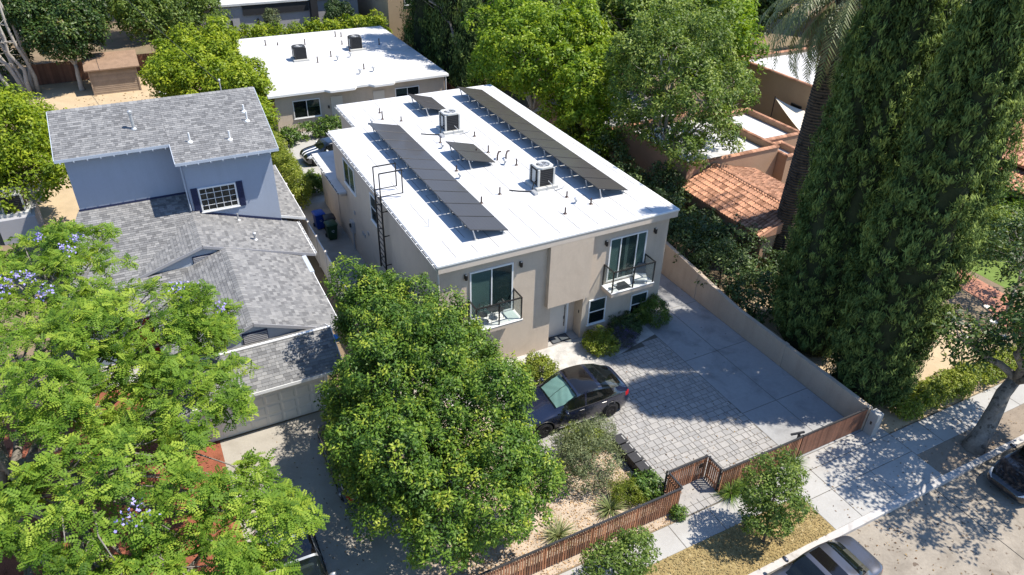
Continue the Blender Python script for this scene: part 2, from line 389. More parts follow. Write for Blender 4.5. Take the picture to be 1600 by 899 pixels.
slab_field('concrete_drive', (10.82, 14.62, -10.3, 20), [(a, b, c, d) for c, d in zip(ys, ys[1:]) for a, b in (((10.82, 12.75), (12.75, 14.62)) if d < 1 else ((10.82, 14.62),))], 'concrete_drive', z=.016)

# pavers: coursed in three widths, 300 nearest as pieces, the rest joined
pb = structure('paver_court', sheet([(1.0, -5.75), (4.85, -5.75), (4.85, -10.15), (10.82, -10.15), (10.82, -.9), (8.6, -1.6), (1.0, -1.9)], .010), 'paver_joint')
pav_me = {}
def paver_mesh(w, h, k):
    key = (round(w, 2), round(h, 2), k)
    if key not in pav_me:
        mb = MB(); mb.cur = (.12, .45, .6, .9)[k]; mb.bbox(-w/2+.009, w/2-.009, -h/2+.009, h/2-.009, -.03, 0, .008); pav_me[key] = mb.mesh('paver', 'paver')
    return pav_me[key]
pv = []
yy = -10.13; row = 0
while yy < -1.2:
    h = (.30, .20, .30)[row % 3]; x = 4.9 if yy+h < -5.75 else 1.03
    x += R0.choice((0, .1)); first = True
    x0 = 4.87 if yy+h < -5.75 else 1.02
    x = x0
    while x < 10.80:
        w_ = R0.choice((.2, .3, .4)); w_ = min(w_, 10.81-x)
        if w_ < .07: break
        yl = -1.25-(.7*(10.8-x)/9)
        if yy+h < yl: pv.append((x+w_/2, yy+h/2, w_, h))
        x += w_
    yy += h; row += 1
for (wx, wy) in [(5.12+.3*i, -10.58+.3*j) for i in range(6) for j in range(4)]:
    pv.append((wx+.15, wy+.15, .3, .3))
structure('entry_walk', sheet(rect(5.1, 6.92, -10.61, -9.36), .008), 'paver_joint')
vis = [p for p in pv if p[0] > 6.0 or p[1] < -5.6 or p[0] > 5.0]
vis.sort(key=lambda p: (p[0]+9)**2+(p[1]+23.2)**2)
near = set(vis[:300]); rest = MB()
for p in pv:
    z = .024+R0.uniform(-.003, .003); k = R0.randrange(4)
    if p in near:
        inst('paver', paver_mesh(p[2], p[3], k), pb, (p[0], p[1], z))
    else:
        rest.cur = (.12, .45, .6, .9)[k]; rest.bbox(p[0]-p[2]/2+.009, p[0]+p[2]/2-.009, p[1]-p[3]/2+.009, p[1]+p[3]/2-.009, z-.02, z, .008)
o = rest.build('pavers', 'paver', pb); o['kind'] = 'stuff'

# ------------------------------------------------------------------ windows
UP = Vector((0, 0, 1))
def obox(mb, O, U, N, u0, u1, z0, z1, n0, n1):
    O = Vector(O); pts = []
    for n in (n0, n1):
        for (u, z) in ((u0, z0), (u1, z0), (u1, z1), (u0, z1)):
            pts.append(O+U*u+UP*z+N*n)
    return mb.add(pts, [(0, 1, 2, 3), (7, 6, 5, 4), (0, 4, 5, 1), (1, 5, 6, 2), (2, 6, 7, 3), (3, 7, 4, 0)])
def window(parent, O, U, N, W, H, vbars=(), hbars=(), name='window', frame='white_paint', pane='pane', back='interior', blind=None, fw=.06, mun=None, sill=True):
    """frame (the window's own mesh) > one pane per light, backing, optional blind"""
    U = Vector(U); N = Vector(N)
    fr = MB()
    obox(fr, O, U, N, 0, fw, 0, H, .002, .06); obox(fr, O, U, N, W-fw, W, 0, H, .002, .06)
    obox(fr, O, U, N, fw, W-fw, 0, fw, .002, .06); obox(fr, O, U, N, fw, W-fw, H-fw, H, .002, .06)
    bw = mun or fw*.8
    for v in vbars: obox(fr, O, U, N, v*W-bw/2, v*W+bw/2, fw, H-fw, .004, .05)
    for h in hbars: obox(fr, O, U, N, fw, W-fw, h*H-bw/2, h*H+bw/2, .004, .048)
    o = fr.build(name, frame, parent)
    bk = MB(); obox(bk, O, U, N, fw*.5, W-fw*.5, fw*.5, H-fw*.5, .001, .006); bk.build('interior', back, o)
    if blind:
        for (a, b, c, d, m) in blind:
            mb = MB(); obox(mb, O, U, N, a*W, b*W, c*H, d*H, .008, .012); mb.build('blind', m, o)
    us = [fw]+[v*W for v in vbars]+[W-fw]; zs = [fw]+[h*H for h in hbars]+[H-fw]
    for i in range(len(us)-1):
        for j in range(len(zs)-1):
            mb = MB(); e = bw/2-.004
            obox(mb, O, U, N, us[i]+(e if i else -.004), us[i+1]-(e if i < len(us)-2 else -.004), zs[j]+(e if j else -.004), zs[j+1]-(e if j < len(zs)-2 else -.004), .024, .030)
            mb.build('pane', pane, o)
    if sill:
        s = MB(); obox(s, O, U, N, -.04, W+.04, -.05, -.002, .0, .09); s.build('sill', frame, o)
    return o
X1, Y1 = Vector((1, 0, 0)), Vector((0, 1, 0))

# ------------------------------------------------------------------ main house
H = thing('flat_roofed_house', (6, 10, 0), 'two storey beige stucco house with flat white roof carrying solar panels', 'house')
wl = MB()
wl.box(.15, 11.8, .28, 16.0, 2.55, 5.98); wl.box(.15, 5.55, .28, 16.0, -.3, 2.55); wl.box(7.32, 11.8, .28, 16.0, -.3, 2.55); wl.box(5.55, 7.32, .95, 16.0, -.3, 2.55)
wl.box(1.75, 11.8, 16.0, 19.85, -.3, 5.98); wl.box(.12, 1.75, 16.0, 19.85, -.3, 3.18)
wall = wl.build('wall', 'stucco_beige', H)
MB().box(5.24, 7.45, 0.012, .28, 2.52, 5.74).build('projecting_bay', 'stucco_beige', H)
RP = [(0, 0), (12.06, 0), (12.06, 20.1), (1.6, 20.1), (1.6, 16.15), (0, 16.15)]
roof = MB().prism(RP, 6.05, 6.1).build('roof', 'roof_white', H)
fp = MB()
fp.box(.03, 12.03, .012, .27, 5.73, 6.05); fp.box(11.79, 12.03, .27, 20.07, 5.73, 6.05)
fp.build('fascia', 'fascia', H)
ed = MB(); ed.box(-.012, 12.072, -.014, .05, 6.04, 6.118); ed.box(12.02, 12.074, .05, 20.1, 6.04, 6.118); ed.box(1.6, 12.06, 20.06, 20.115, 6.04, 6.118)
ed.build('drip_edge', 'white_paint', H)
def gutter(parent, x0, y0, x1, y1, z, m='white_paint', w=.12):
    """open trough along a straight eave, with dark hanger straps"""
    a = Vector((x0, y0, z)); b = Vector((x1, y1, z)); d = (b-a).normalized(); n = Vector((d.y, -d.x, 0))
    prof = [(0, .10), (0, 0), (w*.7, 0), (w, .10), (w-.012, .10), (w*.66, .012), (.012, .012), (.012, .10)]
    vs = [tuple(p+n*q+UP*(h-.10)) for p in (a, b) for q, h in prof]; k = len(prof)
    mb = MB(); mb.add(vs, [(i, (i+1) % k, (i+1) % k+k, i+k) for i in range(k)]+[tuple(range(k-1, -1, -1)), tuple(range(k, 2*k))])
    g = mb.build('gutter', m, parent)
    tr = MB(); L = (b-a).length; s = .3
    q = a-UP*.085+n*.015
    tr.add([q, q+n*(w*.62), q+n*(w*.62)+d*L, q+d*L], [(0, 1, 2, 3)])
    tr.build('gutter_painted_shade', 'underlay', g)  # dark sheet stands in for the shade inside the trough
    st = MB()
    while s < L:
        p = a+d*s; st.bar(p+n*.0+UP*.004, p+n*w+UP*.004, .05, .01); s += .62
    st.build('hanger', 'white_paint', g)
    return g
gutter(H, .0, 16.1, .0, .03, 6.06)
gutter(H, 1.6, 20.05, 1.6, 16.2, 6.06)
# lower roof at the back corner
MB().prism([(-.28, 13.9), (.14, 13.9), (.14, 15.99), (1.74, 15.99), (1.74, 20.0), (-.28, 20.0)], 3.2, 3.32).build('lower_roof', 'roof_white', H)
gutter(H, -.28, 19.9, -.28, 13.95, 3.3)
MB().box(-.2, .14, 13.98, 15.96, 3.05, 3.2).build('lower_fascia', 'stucco_beige', H)
# membrane seams
sm = MB(); x = .95
while x < 11.9:
    y = .35
    while y < 19.4:
        L = R0.uniform(.5, 3.6)
        if x > 1.7 or y+L < 15.9: sm.box(x, x+.034, y, min(y+L, 19.8), 6.1, 6.105)
        y += L+R0.uniform(.2, 2.0)
    x += .98
for yv in (3.1, 6.2, 9.4, 12.5, 15.6, 18.4): 
    for k in range(8):
        xx = R0.uniform(1.8, 10.5); sm.box(xx, xx+R0.uniform(.3, 1.0), yv, yv+.02, 6.1, 6.1034)
sm.build('roof_seam', 'roof_seam', roof)['kind'] = 'stuff'
# downspouts
ds = MB(); ds.tube([(.02, .16, 5.9), (.09, .20, 5.6), (.09, .20, .1)], .045, 8); ds.build('downspout', 'vinyl_white', H)
# sliding doors and windows of the front
def slider(x0, x1, z0, z1, blinds):
    return window(H, (x0, .28, z0), X1, -Y1, x1-x0, z1-z0, vbars=(.5,), name='sliding_door', pane='pane_teal', blind=blinds, fw=.07, sill=False)
slider(1.50, 3.55, 2.86, 5.29, [(.03, .48, .03, .97, 'blind')])
window(H, (8.5, .28, 2.92), X1, -Y1, 2.08, 2.32, vbars=(.30, .74), name='sliding_door', pane='pane_teal', fw=.07, sill=False, blind=[(.03, .28, .03, .97, 'blind'), (.76, .97, .03, .97, 'blind'), (.44, .52, .03, .97, 'curtain')])
window(H, (7.66, .28, .70), X1, -Y1, .98, 1.42, hbars=(.5,), name='window', blind=[(.06, .94, .52, .95, 'blind')])
window(H, (10.12, .28, .44), X1, -Y1, 1.0, 1.30, hbars=(.52,), name='window', blind=[(.06, .94, .55, .95, 'blind')])
# left side windows (facing -x); U runs towards -y so the pane order reads from the garden
window(H, (.15, 13.9, 3.95), -Y1, -X1, 2.0, 1.45, vbars=(.5,), name='window', pane='pane_teal', blind=[(.5, .97, .03, .97, 'curtain')])
window(H, (.15, 9.2, 3.85), -Y1, -X1, 1.0, 1.5, hbars=(.52,), name='window', blind=[(.05, .95, .5, .97, 'curtain')])
# entrance
dr = MB(); dr.box(5.93, 6.86, .905, .95, -.02, 2.25); door = dr.build('door', 'cream_door', H)
MB().box(5.84, 5.925, .90, .95, -.02, 2.33).box(6.865, 6.95, .90, .95, -.02, 2.33).box(5.84, 6.95, .90, .95, 2.255, 2.335).build('door_frame', 'white_paint', door)
hb = MB(); hb.tube([(6.74, .86, .55), (6.74, .86, 1.75)], .018, 8); hb.box(6.73, 6.75, .86, .905, .7, .73); hb.box(6.73, 6.75, .86, .905, 1.55, 1.58); hb.build('handle', 'black_metal', door)
MB().box(6.70, 6.78, .892, .904, .95, 1.12).build('lock_plate', 'black_metal', door)
MB().box(7.305, 7.318, .5, .58, 1.35, 1.5).build('doorbell', 'black_metal', H)
MB().box(5.56, 7.31, .30, .95, -.3, .05).build('doorstep', 'concrete', H)
# wall lamps
for (x, z) in ((1.32, 5.14), (3.90, 5.12), (8.28, 5.10), (11.0, 5.12)):
    l = MB(); l.box(x-.05, x+.05, .24, .279, z-.09, z+.11); l.lathe((x, .17, z-.12), [(.055, 0), (.065, .02), (.065, .22), (.05, .24)], 10)
    lo_ = l.build('wall_lamp', 'black_metal', H)
    g = MB(); g.lathe((x, .17, z+.122), [(.042, 0), (.042, .012)], 10); g.build('lamp_lens', 'lamp_glow', lo_)
# balconies
def balcony(x0, x1, z, d=.86):
    b = MB().box(x0, x1, .28-d, .279, z-.20, z).build('balcony', 'stucco_beige', H)
    MB().box(x0-.015, x1+.015, .28-d-.015, .278, z+.001, z+.03).build('balcony_floor', 'white_paint', b)
    yo = .28-d+.05; hgt = 1.12
    for (px, py) in ((x0+.05, yo), ((x0+x1)/2, yo), (x1-.05, yo), (x0+.05, .24), (x1-.05, .24)):
        MB().box(px-.025, px+.025, py-.025, py+.025, z+.03, z+hgt).build('railing_post', 'black_metal', b)
    MB().box(x0+.02, x1-.02, yo-.03, yo+.03, z+hgt+.001, z+hgt+.04).build('top_rail', 'black_metal', b)
    for px in (x0+.05, x1-.05): MB().box(px-.03, px+.03, yo+.031, .278, z+hgt+.001, z+hgt+.04).build('top_rail', 'black_metal', b)
    xm = (x0+x1)/2
    for (a, c) in ((x0+.085, xm-.035), (xm+.035, x1-.085)): MB().box(a, c, yo-.005, yo+.005, z+.08, z+hgt-.03).build('glass_panel', 'rail_glass', b)
    for px in (x0+.05, x1-.05): MB().box(px-.005, px+.005, yo+.04, .20, z+.08, z+hgt-.03).build('glass_panel', 'rail_glass', b)
balcony(1.40, 3.64, 2.80); balcony(8.28, 10.68, 2.79)
# vents and pipes on the roof
pipes = [(7.0, 1.85, .32), (8.6, 2.2, .30), (7.95, 3.3, .30), (6.15, 9.6, .38), (7.2, 12.1, .28), (5.1, 12.0, .36), (4.4, 8.2, .3), (4.0, 4.4, .34), (5.2, 4.9, .36), (3.4, 16.7, .5), (2.9, 14.9, .3), (4.3, 16.0, .28), (6.9, 9.7, .40), (7.5, 7.6, .36), (3.6, 17.8, .3)]
for (x, y, h) in pipes:
    MB().lathe((x, y, 6.098), [(.11, 0), (.07, .03), (.045, .06), (.036, .08), (.036, h), (.03, h)], 10).build('vent_pipe', 'bronze_metal', roof, smooth=False)
for (x, y) in ((8.0, 2.55), (4.9, 11.2), (2.6, 16.2), (4.2, 7.3), (7.0, 7.9)):
    g = MB(); g.lathe((x, y, 6.098), [(.14, 0), (.09, .04), (.06, .07), (.06, .2), (.11, .22), (.11, .27), (.05, .31)], 10); g.build('roof_vent', 'galv_metal', roof)
for (x, y) in ((6.9, 8.6), (7.35, 8.5)):
    MB().tube([(x, y, 6.1), (x, y, 6.35), (x+.12, y+.1, 6.5), (x+.28, y+.2, 6.45)], .045, 8).build('gooseneck_vent', 'bronze_metal', roof)
MB().tube([(.95, 3.3, 6.1), (.95, 3.3, 6.5)], .018, 6).build('vent_pipe', 'galv_metal', roof)
# small wall fittings on the left side
mt = MB().box(-.02, .15, 12.9, 13.35, 1.15, 1.85).build('electric_meter', 'galv_metal', H)
MB().lathe((-.02, 13.12, 1.6), [(.12, -.08), (.12, 0)], 12, 'x').build('meter_dial', 'ac_dark', mt)
MB().tube([(.08, 13.1, 1.15), (.08, 13.1, .02)], .035, 8).tube([(.08, 13.28, 1.15), (.08, 13.28, .02)], .025, 8).build('conduit', 'galv_metal', mt)
for (y, z) in ((11.2, 2.0), (10.9, 2.0), (10.2, 2.5), (12.6, 2.6)):
    MB().box(.10, .15, y-.09, y+.09, z-.09, z+.09).build('wall_vent', 'galv_metal', H)
# roof ladder with two hoops
L = thing('roof_ladder', (0, 6.95, 2.2), 'black steel wall ladder with two square hoops rising over white roof edge', 'ladder')
yr = (6.55, 7.4)
for y in yr:
    MB().box(-.17, -.10, y-.03, y+.03, 2.1, 6.32).build('stile', 'black_metal', L)
    MB().bar((-.135, y, 6.32), (-.135, y, 7.45), .05).bar((-.135, y, 7.45), (.95, y, 7.45), .05).bar((.95, y, 7.475), (.95, y, 6.28), .05).bar((-.135, y, 6.30), (.95, y, 6.30), .035).build('hoop', 'black_metal', L)
z = 2.35
while z < 6.3:
    MB().tube([(-.135, yr[0]+.021, z), (-.135, yr[1]-.021, z)], .024, 6).build('rung', 'black_metal', L); z += .31
for z in (2.6, 4.2, 5.5):
    for y in yr: MB().box(-.11, .149, y-.02, y+.02, z-.02, z+.02).build('bracket', 'black_metal', L)

# ------------------------------------------------------------------ solar arrays
def solar(label, x0, y0, n, wx=1.80, pitch=1.372, lo=.20, hi=.62):
    S = thing('solar_array', (x0+wx/2, y0+n*pitch/2, 6.1), label, 'solar panels', 'solar arrays on the white roof')
    off = OFF[S.name]
    dz = hi-lo; a = math.atan2(dz, wx); wl_ = math.hypot(wx, dz)
    pm = MB(); pm.bbox(-wl_/2, wl_/2, -pitch/2+.028, pitch/2-.028, -.035, 0, .004); fm = pm.mesh('panel', 'solar_frame')
    cm = MB(); cm.box(-wl_/2+.018, wl_/2-.018, -pitch/2+.045, pitch/2-.045, -.002, .0025); cmesh = cm.mesh('cell_sheet', 'solar_cell')
    bm = MB()
    for k in range(1, 10): 
        q = -wl_/2+.018+(wl_-.036)*k/10; bm.box(q-.003, q+.003, -pitch/2+.045, pitch/2-.045, .0026, .0034)
    bmesh_ = bm.mesh('busbar', 'solar_line')
    for i in range(n):
        yc = y0+(i+.5)*pitch; rot = (0, a, 0)
        p = inst('panel', fm, S, (x0+wx/2, yc, 6.1+(lo+hi)/2), rot)
        for me in (cmesh, bmesh_):
            q = bpy.data.objects.new(me.name, me); COL.objects.link(q); q.parent = p
    for i in range(n+1):
        yc = min(max(y0+i*pitch, y0+.12), y0+n*pitch-.12)
        MB().tube([(x0+.30, yc, 6.1), (x0+.16, yc, 6.1+hi-.085)], .032, 8).lathe((x0+.30, yc, 6.1), [(.10, 0), (.10, .03), (.05, .05)], 10).build('leg', 'galv_metal', S)
        MB().tube([(x0+wx-.2, yc, 6.1), (x0+wx-.2, yc, 6.1+lo)], .032, 8).lathe((x0+wx-.2, yc, 6.1), [(.10, 0), (.10, .03), (.05, .05)], 10).build('leg', 'galv_metal', S)
    for f in (.2, .8):
        zc = 6.1+hi-(hi-lo)*f-.055; MB().box(x0+wx*f-.02, x0+wx*f+.02, y0+.03, y0+n*pitch-.03, zc-.025, zc+.012).build('rail', 'galv_metal', S)
    return S
solar('long row of ten dark solar panels nearest the roof ladder', 2.0, 1.22, 10)
solar('longest row of dark solar panels along the tree side of the white roof', 9.08, 2.38, 12, wx=1.74)
solar('pair of solar panels in middle of white roof between the two long rows', 4.86, 7.95, 2, wx=1.62)
solar('pair of solar panels at back of white roof behind the air conditioner', 5.75, 16.0, 2, wx=1.55)
# ------------------------------------------------------------------ air conditioners
def ac_unit(label, x, y, z, s=.82, h=.86, wiring=True, dark=False):
    A = thing('air_conditioner', (x, y, z), label, 'air conditioner', 'condenser units')
    MB().bbox(x-s*.66, x+s*.66, y-s*.66, y+s*.66, z, z+.16, .02).build('base', 'ac_white', A)
    zb = z+.165
    MB().box(x-s/2+.03, x+s/2-.03, y-s/2+.03, y+s/2-.03, zb, zb+h-.09).build('coil', 'ac_dark', A)
    lv = MB()
    for k in range(9):
        zz = zb+.05+k*(h-.18)/8; lv.box(x-s/2+.008, x+s/2-.008, y-s/2+.008, y+s/2-.008, zz, zz+.022)
    lv.build('louvre', 'ac_dark' if dark else 'solar_frame', A)
    for sx in (-1, 1):
        for sy in (-1, 1):
            MB().box(x+sx*(s/2-.04)-.045, x+sx*(s/2-.04)+.045, y+sy*(s/2-.04)-.045, y+sy*(s/2-.04)+.045, zb, zb+h-.085).build('corner_post', 'ac_dark' if dark else 'ac_white', A)
    n = 24; ring = []
    for k in range(n):
        t = 2*math.pi*k/n; c, q = math.cos(t), math.sin(t); m_ = max(abs(c), abs(q))
        e = .78+.22*1; ring.append((c, q, min(1/m_, 1.16)))
    t_ = MB(); vs = []
    for (r, hh) in ((.5, -.085), (.5, 0), (.40, .015), (.36, -.02), (.36, -.05)):
        for c, q, m_ in ring:
            rr = r*s*(m_ if r >= .5 else 1.0); vs.append((x+c*rr, y+q*rr, zb+h+hh))
    t_.add(vs, [(i*n+k, i*n+(k+1) % n, (i+1)*n+(k+1) % n, (i+1)*n+k) for i in range(4) for k in range(n)])
    t_.build('top_cover', 'ac_dark' if dark else 'ac_white', A)
    MB().lathe((x, y, zb+h-.07), [(.36*s, 0), (.36*s, .004)], 20).build('fan_well', 'ac_dark', A)
    g = MB()
    for r in (.12, .22, .31): g.tube([(x+r*s*math.cos(a), y+r*s*math.sin(a), zb+h-.03) for a in np.linspace(0, 2*math.pi, 19)], .006, 4, False)
    for k in range(8): g.bar((x, y, zb+h-.03), (x+.36*s*math.cos(k*math.pi/4), y+.36*s*math.sin(k*math.pi/4), zb+h-.02), .012)
    g.build('fan_guard', 'galv_metal', A)
    f = MB()
    for k in range(4):
        a = k*math.pi/2; u = Vector((math.cos(a), math.sin(a), 0)); v = Vector((-u.y, u.x, 0)); c = Vector((x, y, zb+h-.06))
        f.add([c+u*.05*s-v*.04, c+u*.33*s-v*.11, c+u*.33*s+v*.11+UP*.03, c+u*.05*s+v*.04+UP*.01], [(0, 1, 2, 3)])
    f.build('fan_blade', 'galv_metal', A)
    MB().box(x-s/2-.006, x-s/2+.004, y-.16, y+.16, zb+.12, zb+h-.2).build('service_panel', 'ac_white', A)
    if wiring:
        MB().tube([(x-s*.5, y-s*.3, zb+.3), (x-s*.75, y-s*.45, zb+.25), (x-s*.9, y-s*.55, z+.05), (x-s*1.5, y-s*.2, z+.03), (x-s*1.9, y+.1, z+.03)], .03, 6).build('refrigerant_line', 'rubber', A)
        MB().tube([(x+s*.1, y-s*.52, zb+.25), (x+s*.15, y-s*.85, zb+.18), (x+s*.3, y-s*.95, z+.05), (x+s*.9, y-s*.8, z+.04), (x+s*1.2, y-s*.5, z+.06)], .022, 6).build('conduit', 'galv_metal', A)
        MB().box(x-s*.95, x-s*.75, y-s*1.0, y-s*.55, z, z+.12).build('pipe_support', 'galv_metal', A)
    return A
ac_unit('pale air conditioner on the solar panelled roof, the one farther from the street', 6.3, 13.5, 6.1, .90, .95)
ac_unit('pale air conditioner on the solar panelled roof, the one nearer the street', 7.5, 4.95, 6.1, .90, .95)
# ------------------------------------------------------------------ shingled roofs
SH = {}
def shingle_mesh(w_, e, k):
    key = (round(w_, 2), round(e, 3), k)
    if key not in SH:
        mb = MB(); mb.cur = (0, .25, .5, .75, 1)[k]; shingle_geo(mb, Vector((0, 0, 0)), Vector((1, 0, 0)), Vector((0, 1, 0)), Vector((0, 0, 1)), 0, key[0], 0, e); SH[key] = mb.mesh('shingle', 'shingle')
    return SH[key]
def shingle_geo(mb, O, a, b, n, x0, x1, t0, t1, h=.022):
    g = .004
    P = lambda x, t, z: O+a*x+b*t+n*z
    mb.add([P(x0+g, t0, 0), P(x1-g, t0, 0), P(x0+g, t0, h), P(x1-g, t0, h), P(x0+g, t1+.02, .004), P(x1-g, t1+.02, .004), P(x0+g, t1, 0), P(x1-g, t1, 0)],
           [(0, 1, 3, 2), (2, 3, 5, 4), (0, 2, 4, 6), (1, 7, 5, 3)])
def clip_range(poly, t):
    xs = []
    for i in range(len(poly)):
        (x0, t0), (x1, t1) = poly[i], poly[(i+1) % len(poly)]
        if (t0 <= t < t1) or (t1 <= t < t0): xs.append(x0+(x1-x0)*(t-t0)/(t1-t0))
    return (min(xs), max(xs)) if len(xs) >= 2 else None
def shingles(parent, pts, eave_dir, seed, pieces=0, expo=.15, name='shingles'):
    """cover the convex 3-D polygon pts with offset tabs; `pieces` of them as single objects"""
    rr = random.Random(seed); P = [Vector(p) for p in pts]
    a = Vector(eave_dir).normalized()
    n = Vector((0, 0, 0))
    for i in range(len(P)): n += (P[i]-P[0]).cross(P[(i+1) % len(P)]-P[0])
    n.normalize()
    if n.z < 0: n = -n
    b = n.cross(a).normalized()
    if b.z < 0: b = -b; a = b.cross(n).normalized()
    O = min(P, key=lambda p: p.dot(b)); O = O-a*0
    poly = [((p-O).dot(a), (p-O).dot(b)) for p in P]
    T = max(t for _, t in poly); mb = MB(); cnt = 0; j = 0
    rot = Matrix((a, b, n)).transposed().to_euler()
    while j*expo < T-.02:
        t0 = j*expo; t1 = min(t0+expo, T); rg = clip_range(poly, (t0+min(t1, T))/2)
        j += 1
        if not rg: continue
        x = rg[0]-rr.uniform(0, .25)
        while x < rg[1]:
            w_ = rr.choice((.12, .16, .20, .26, .32)); xa = max(x, rg[0]); xb = min(x+w_, rg[1]); x += w_
            if xb-xa < .03: continue
            k = rr.choices((0, 1, 2, 3, 4), (1.2, 2.2, 2.6, 2.2, 1.2))[0]
            if cnt < pieces and abs((xb-xa)-w_) < 1e-6:
                q = O+a*xa+b*t0; inst('shingle', shingle_mesh(w_, t1-t0, k), parent, q, rot); cnt += 1
            else:
                mb.cur = (0, .25, .5, .75, 1)[k]; shingle_geo(mb, O, a, b, n, xa, xb, t0, t1)
    o = mb.build(name, 'shingle', parent); o['kind'] = 'stuff'
    return o
def ridge_cap(parent, p0, p1, w_=.2, drop=.075, seed=1):
    rr = random.Random(seed); p0 = Vector(p0); p1 = Vector(p1); d = (p1-p0); L = d.length; d.normalize()
    s = d.cross(UP).normalized(); mb = MB(); q = 0
    while q < L-.05:
        e = min(q+.24, L); mb.cur = rr.choice((.3, .5, .75, 1)); c0 = p0+d*q+UP*.035; c1 = p0+d*e+UP*.02
        mb.add([c0-s*w_-UP*drop, c0, c0+s*w_-UP*drop, c1-s*w_-UP*drop, c1, c1+s*w_-UP*drop, c0-s*w_-UP*(drop+.03), c0-UP*.03, c0+s*w_-UP*(drop+.03)],
               [(0, 1, 4, 3), (1, 2, 5, 4), (6, 7, 1, 0), (7, 8, 2, 1)]); q += .2
    o = mb.build('ridge_cap', 'shingle', parent); o['kind'] = 'stuff'; return o

# ------------------------------------------------------------------ blue house with garage
B = thing('blue_house', (-8, 11, 0), 'blue stucco house with grey shingle roofs, stepped upper storey and attached garage', 'house')
bw = MB(); zr = lambda y: 7.05+.335*(y-12.4)
def prof_wall(mb, x0, x1, y0, y1, zt0, zt1):
    mb.add([(x0, y0, 0), (x1, y0, 0), (x1, y1, 0), (x0, y1, 0), (x0, y0, zt0), (x1, y0, zt0), (x1, y1, zt1), (x0, y1, zt1)],
           [(0, 3, 2, 1), (4, 5, 6, 7), (0, 1, 5, 4), (1, 2, 6, 5), (2, 3, 7, 6), (3, 0, 4, 7)])
prof_wall(bw, -7.9, -3.72, 13.0, 17.3, zr(13.0)-.12, zr(17.3)-.12)
prof_wall(bw, -12.8, -7.9, 14.4, 17.3, zr(14.4)-.12, zr(17.3)-.12)
prof_wall(bw, -12.8, -3.72, 17.3, 21.0, zr(17.3)-.12, zr(17.3)-.12-3.7*.335)
bw.build('upper_wall', 'stucco_blue', B)
lw = MB(); lw.box(-13.3, -3.4, 7.6, 14.4, 0, 2.55); lw.box(-10.2, -3.85, 2.95, 7.6, 0, 2.5); lw.box(-10.55, -4.75, .75, 2.9, 0, 2.45)
lw.add([(-10.2, 2.66, 2.5), (-3.85, 2.66, 2.5), (-7.02, 2.66, 3.72), (-10.2, 3.2, 2.5), (-3.85, 3.2, 2.5), (-7.02, 3.2, 3.72)], [(0, 1, 2), (5, 4, 3), (0, 2, 5, 3), (2, 1, 4, 5)])
lw.add([(-12.6, 9.40, 2.55), (-3.4, 9.40, 2.55), (-7.97, 9.40, 4.04), (-12.6, 9.9, 2.55), (-3.4, 9.9, 2.55), (-7.97, 9.9, 4.04)], [(0, 1, 2), (5, 4, 3), (0, 2, 5, 3), (2, 1, 4, 5)])
lw.build('lower_wall', 'stucco_blue_light', B)
def roof_plane(name, pts, dirx, seed, pieces=0, th=.10):
    P = [Vector(p) for p in pts]; n = (P[1]-P[0]).cross(P[2]-P[0]).normalized()
    if n.z < 0: P = P[::-1]; n = -n
    r = MB().slab(P, n, th).build('roof_plane', 'underlay', B)
    shingles(r, P, dirx, seed, pieces)
    return r
up1 = roof_plane('upper', [(-13.1, 13.8, zr(13.8)), (-8.2, 13.8, zr(13.8)), (-8.2, 17.3, zr(17.3)), (-13.1, 17.3, zr(17.3))], (1, 0, 0), 3)
up2 = roof_plane('upper', [(-8.2, 12.4, zr(12.4)), (-3.42, 12.4, zr(12.4)), (-3.42, 17.3, zr(17.3)), (-8.2, 17.3, zr(17.3))], (1, 0, 0), 4)
roof_plane('upper', [(-13.1, 21.6, zr(17.3)-4.3*.335), (-3.42, 21.6, zr(17.3)-4.3*.335), (-3.42, 17.3, zr(17.3)), (-13.1, 17.3, zr(17.3))], (1, 0, 0), 5)
ridge_cap(B, (-13.1, 17.3, zr(17.3)), (-3.42, 17.3, zr(17.3)), seed=6)
# gable wing, front slope and garage
g1 = roof_plane('wing', [(-3.5, 2.55, 2.5), (-3.5, 9.35, 2.5), (-7.02, 9.35, 3.85), (-7.02, 2.55, 3.85)], (0, 1, 0), 7)
roof_plane('wing', [(-10.5, 2.55, 2.5), (-7.02, 2.55, 3.85), (-7.02, 9.35, 3.85), (-10.5, 9.35, 2.5)], (0, 1, 0), 8)
ridge_cap(B, (-7.02, 2.55, 3.85), (-7.02, 9.6, 3.85), seed=9)
roof_plane('mid', [(-2.95, 9.3, 2.52), (-2.95, 13.0, 2.52), (-7.97, 13.0, 4.16), (-7.97, 9.3, 4.16)], (0, 1, 0), 10)
roof_plane('mid', [(-11.4, 9.3, 3.05), (-7.97, 9.3, 4.16), (-7.97, 13.0, 4.16), (-11.4, 13.0, 3.05)], (0, 1, 0), 11)
ridge_cap(B, (-7.97, 9.3, 4.16), (-7.97, 12.98, 4.16), seed=12)
roof_plane('front', [(-14.0, 7.0, 2.5), (-7.6, 7.0, 2.5), (-7.6, 12.99, 4.2), (-7.93, 14.38, 4.6), (-12.9, 14.38, 4.6), (-13.2, 13.4, 4.32)], (1, 0, 0), 13)
roof_plane('strip', [(-2.45, 13.3, 2.55), (-2.45, 21, 2.55), (-3.72, 21, 2.95), (-3.72, 13.3, 2.95)], (0, 1, 0), 14)
gr = roof_plane('garage', [(-10.9, .02, 2.42), (-4.18, .02, 2.42), (-4.18, 1.75, 3.3), (-10.9, 1.75, 3.3)], (1, 0, 0), 15, 300)
roof_plane('garage', [(-10.9, 2.94, 2.7), (-4.18, 2.94, 2.7), (-4.18, 1.75, 3.3), (-10.9, 1.75, 3.3)], (1, 0, 0), 16)
tr = MB()
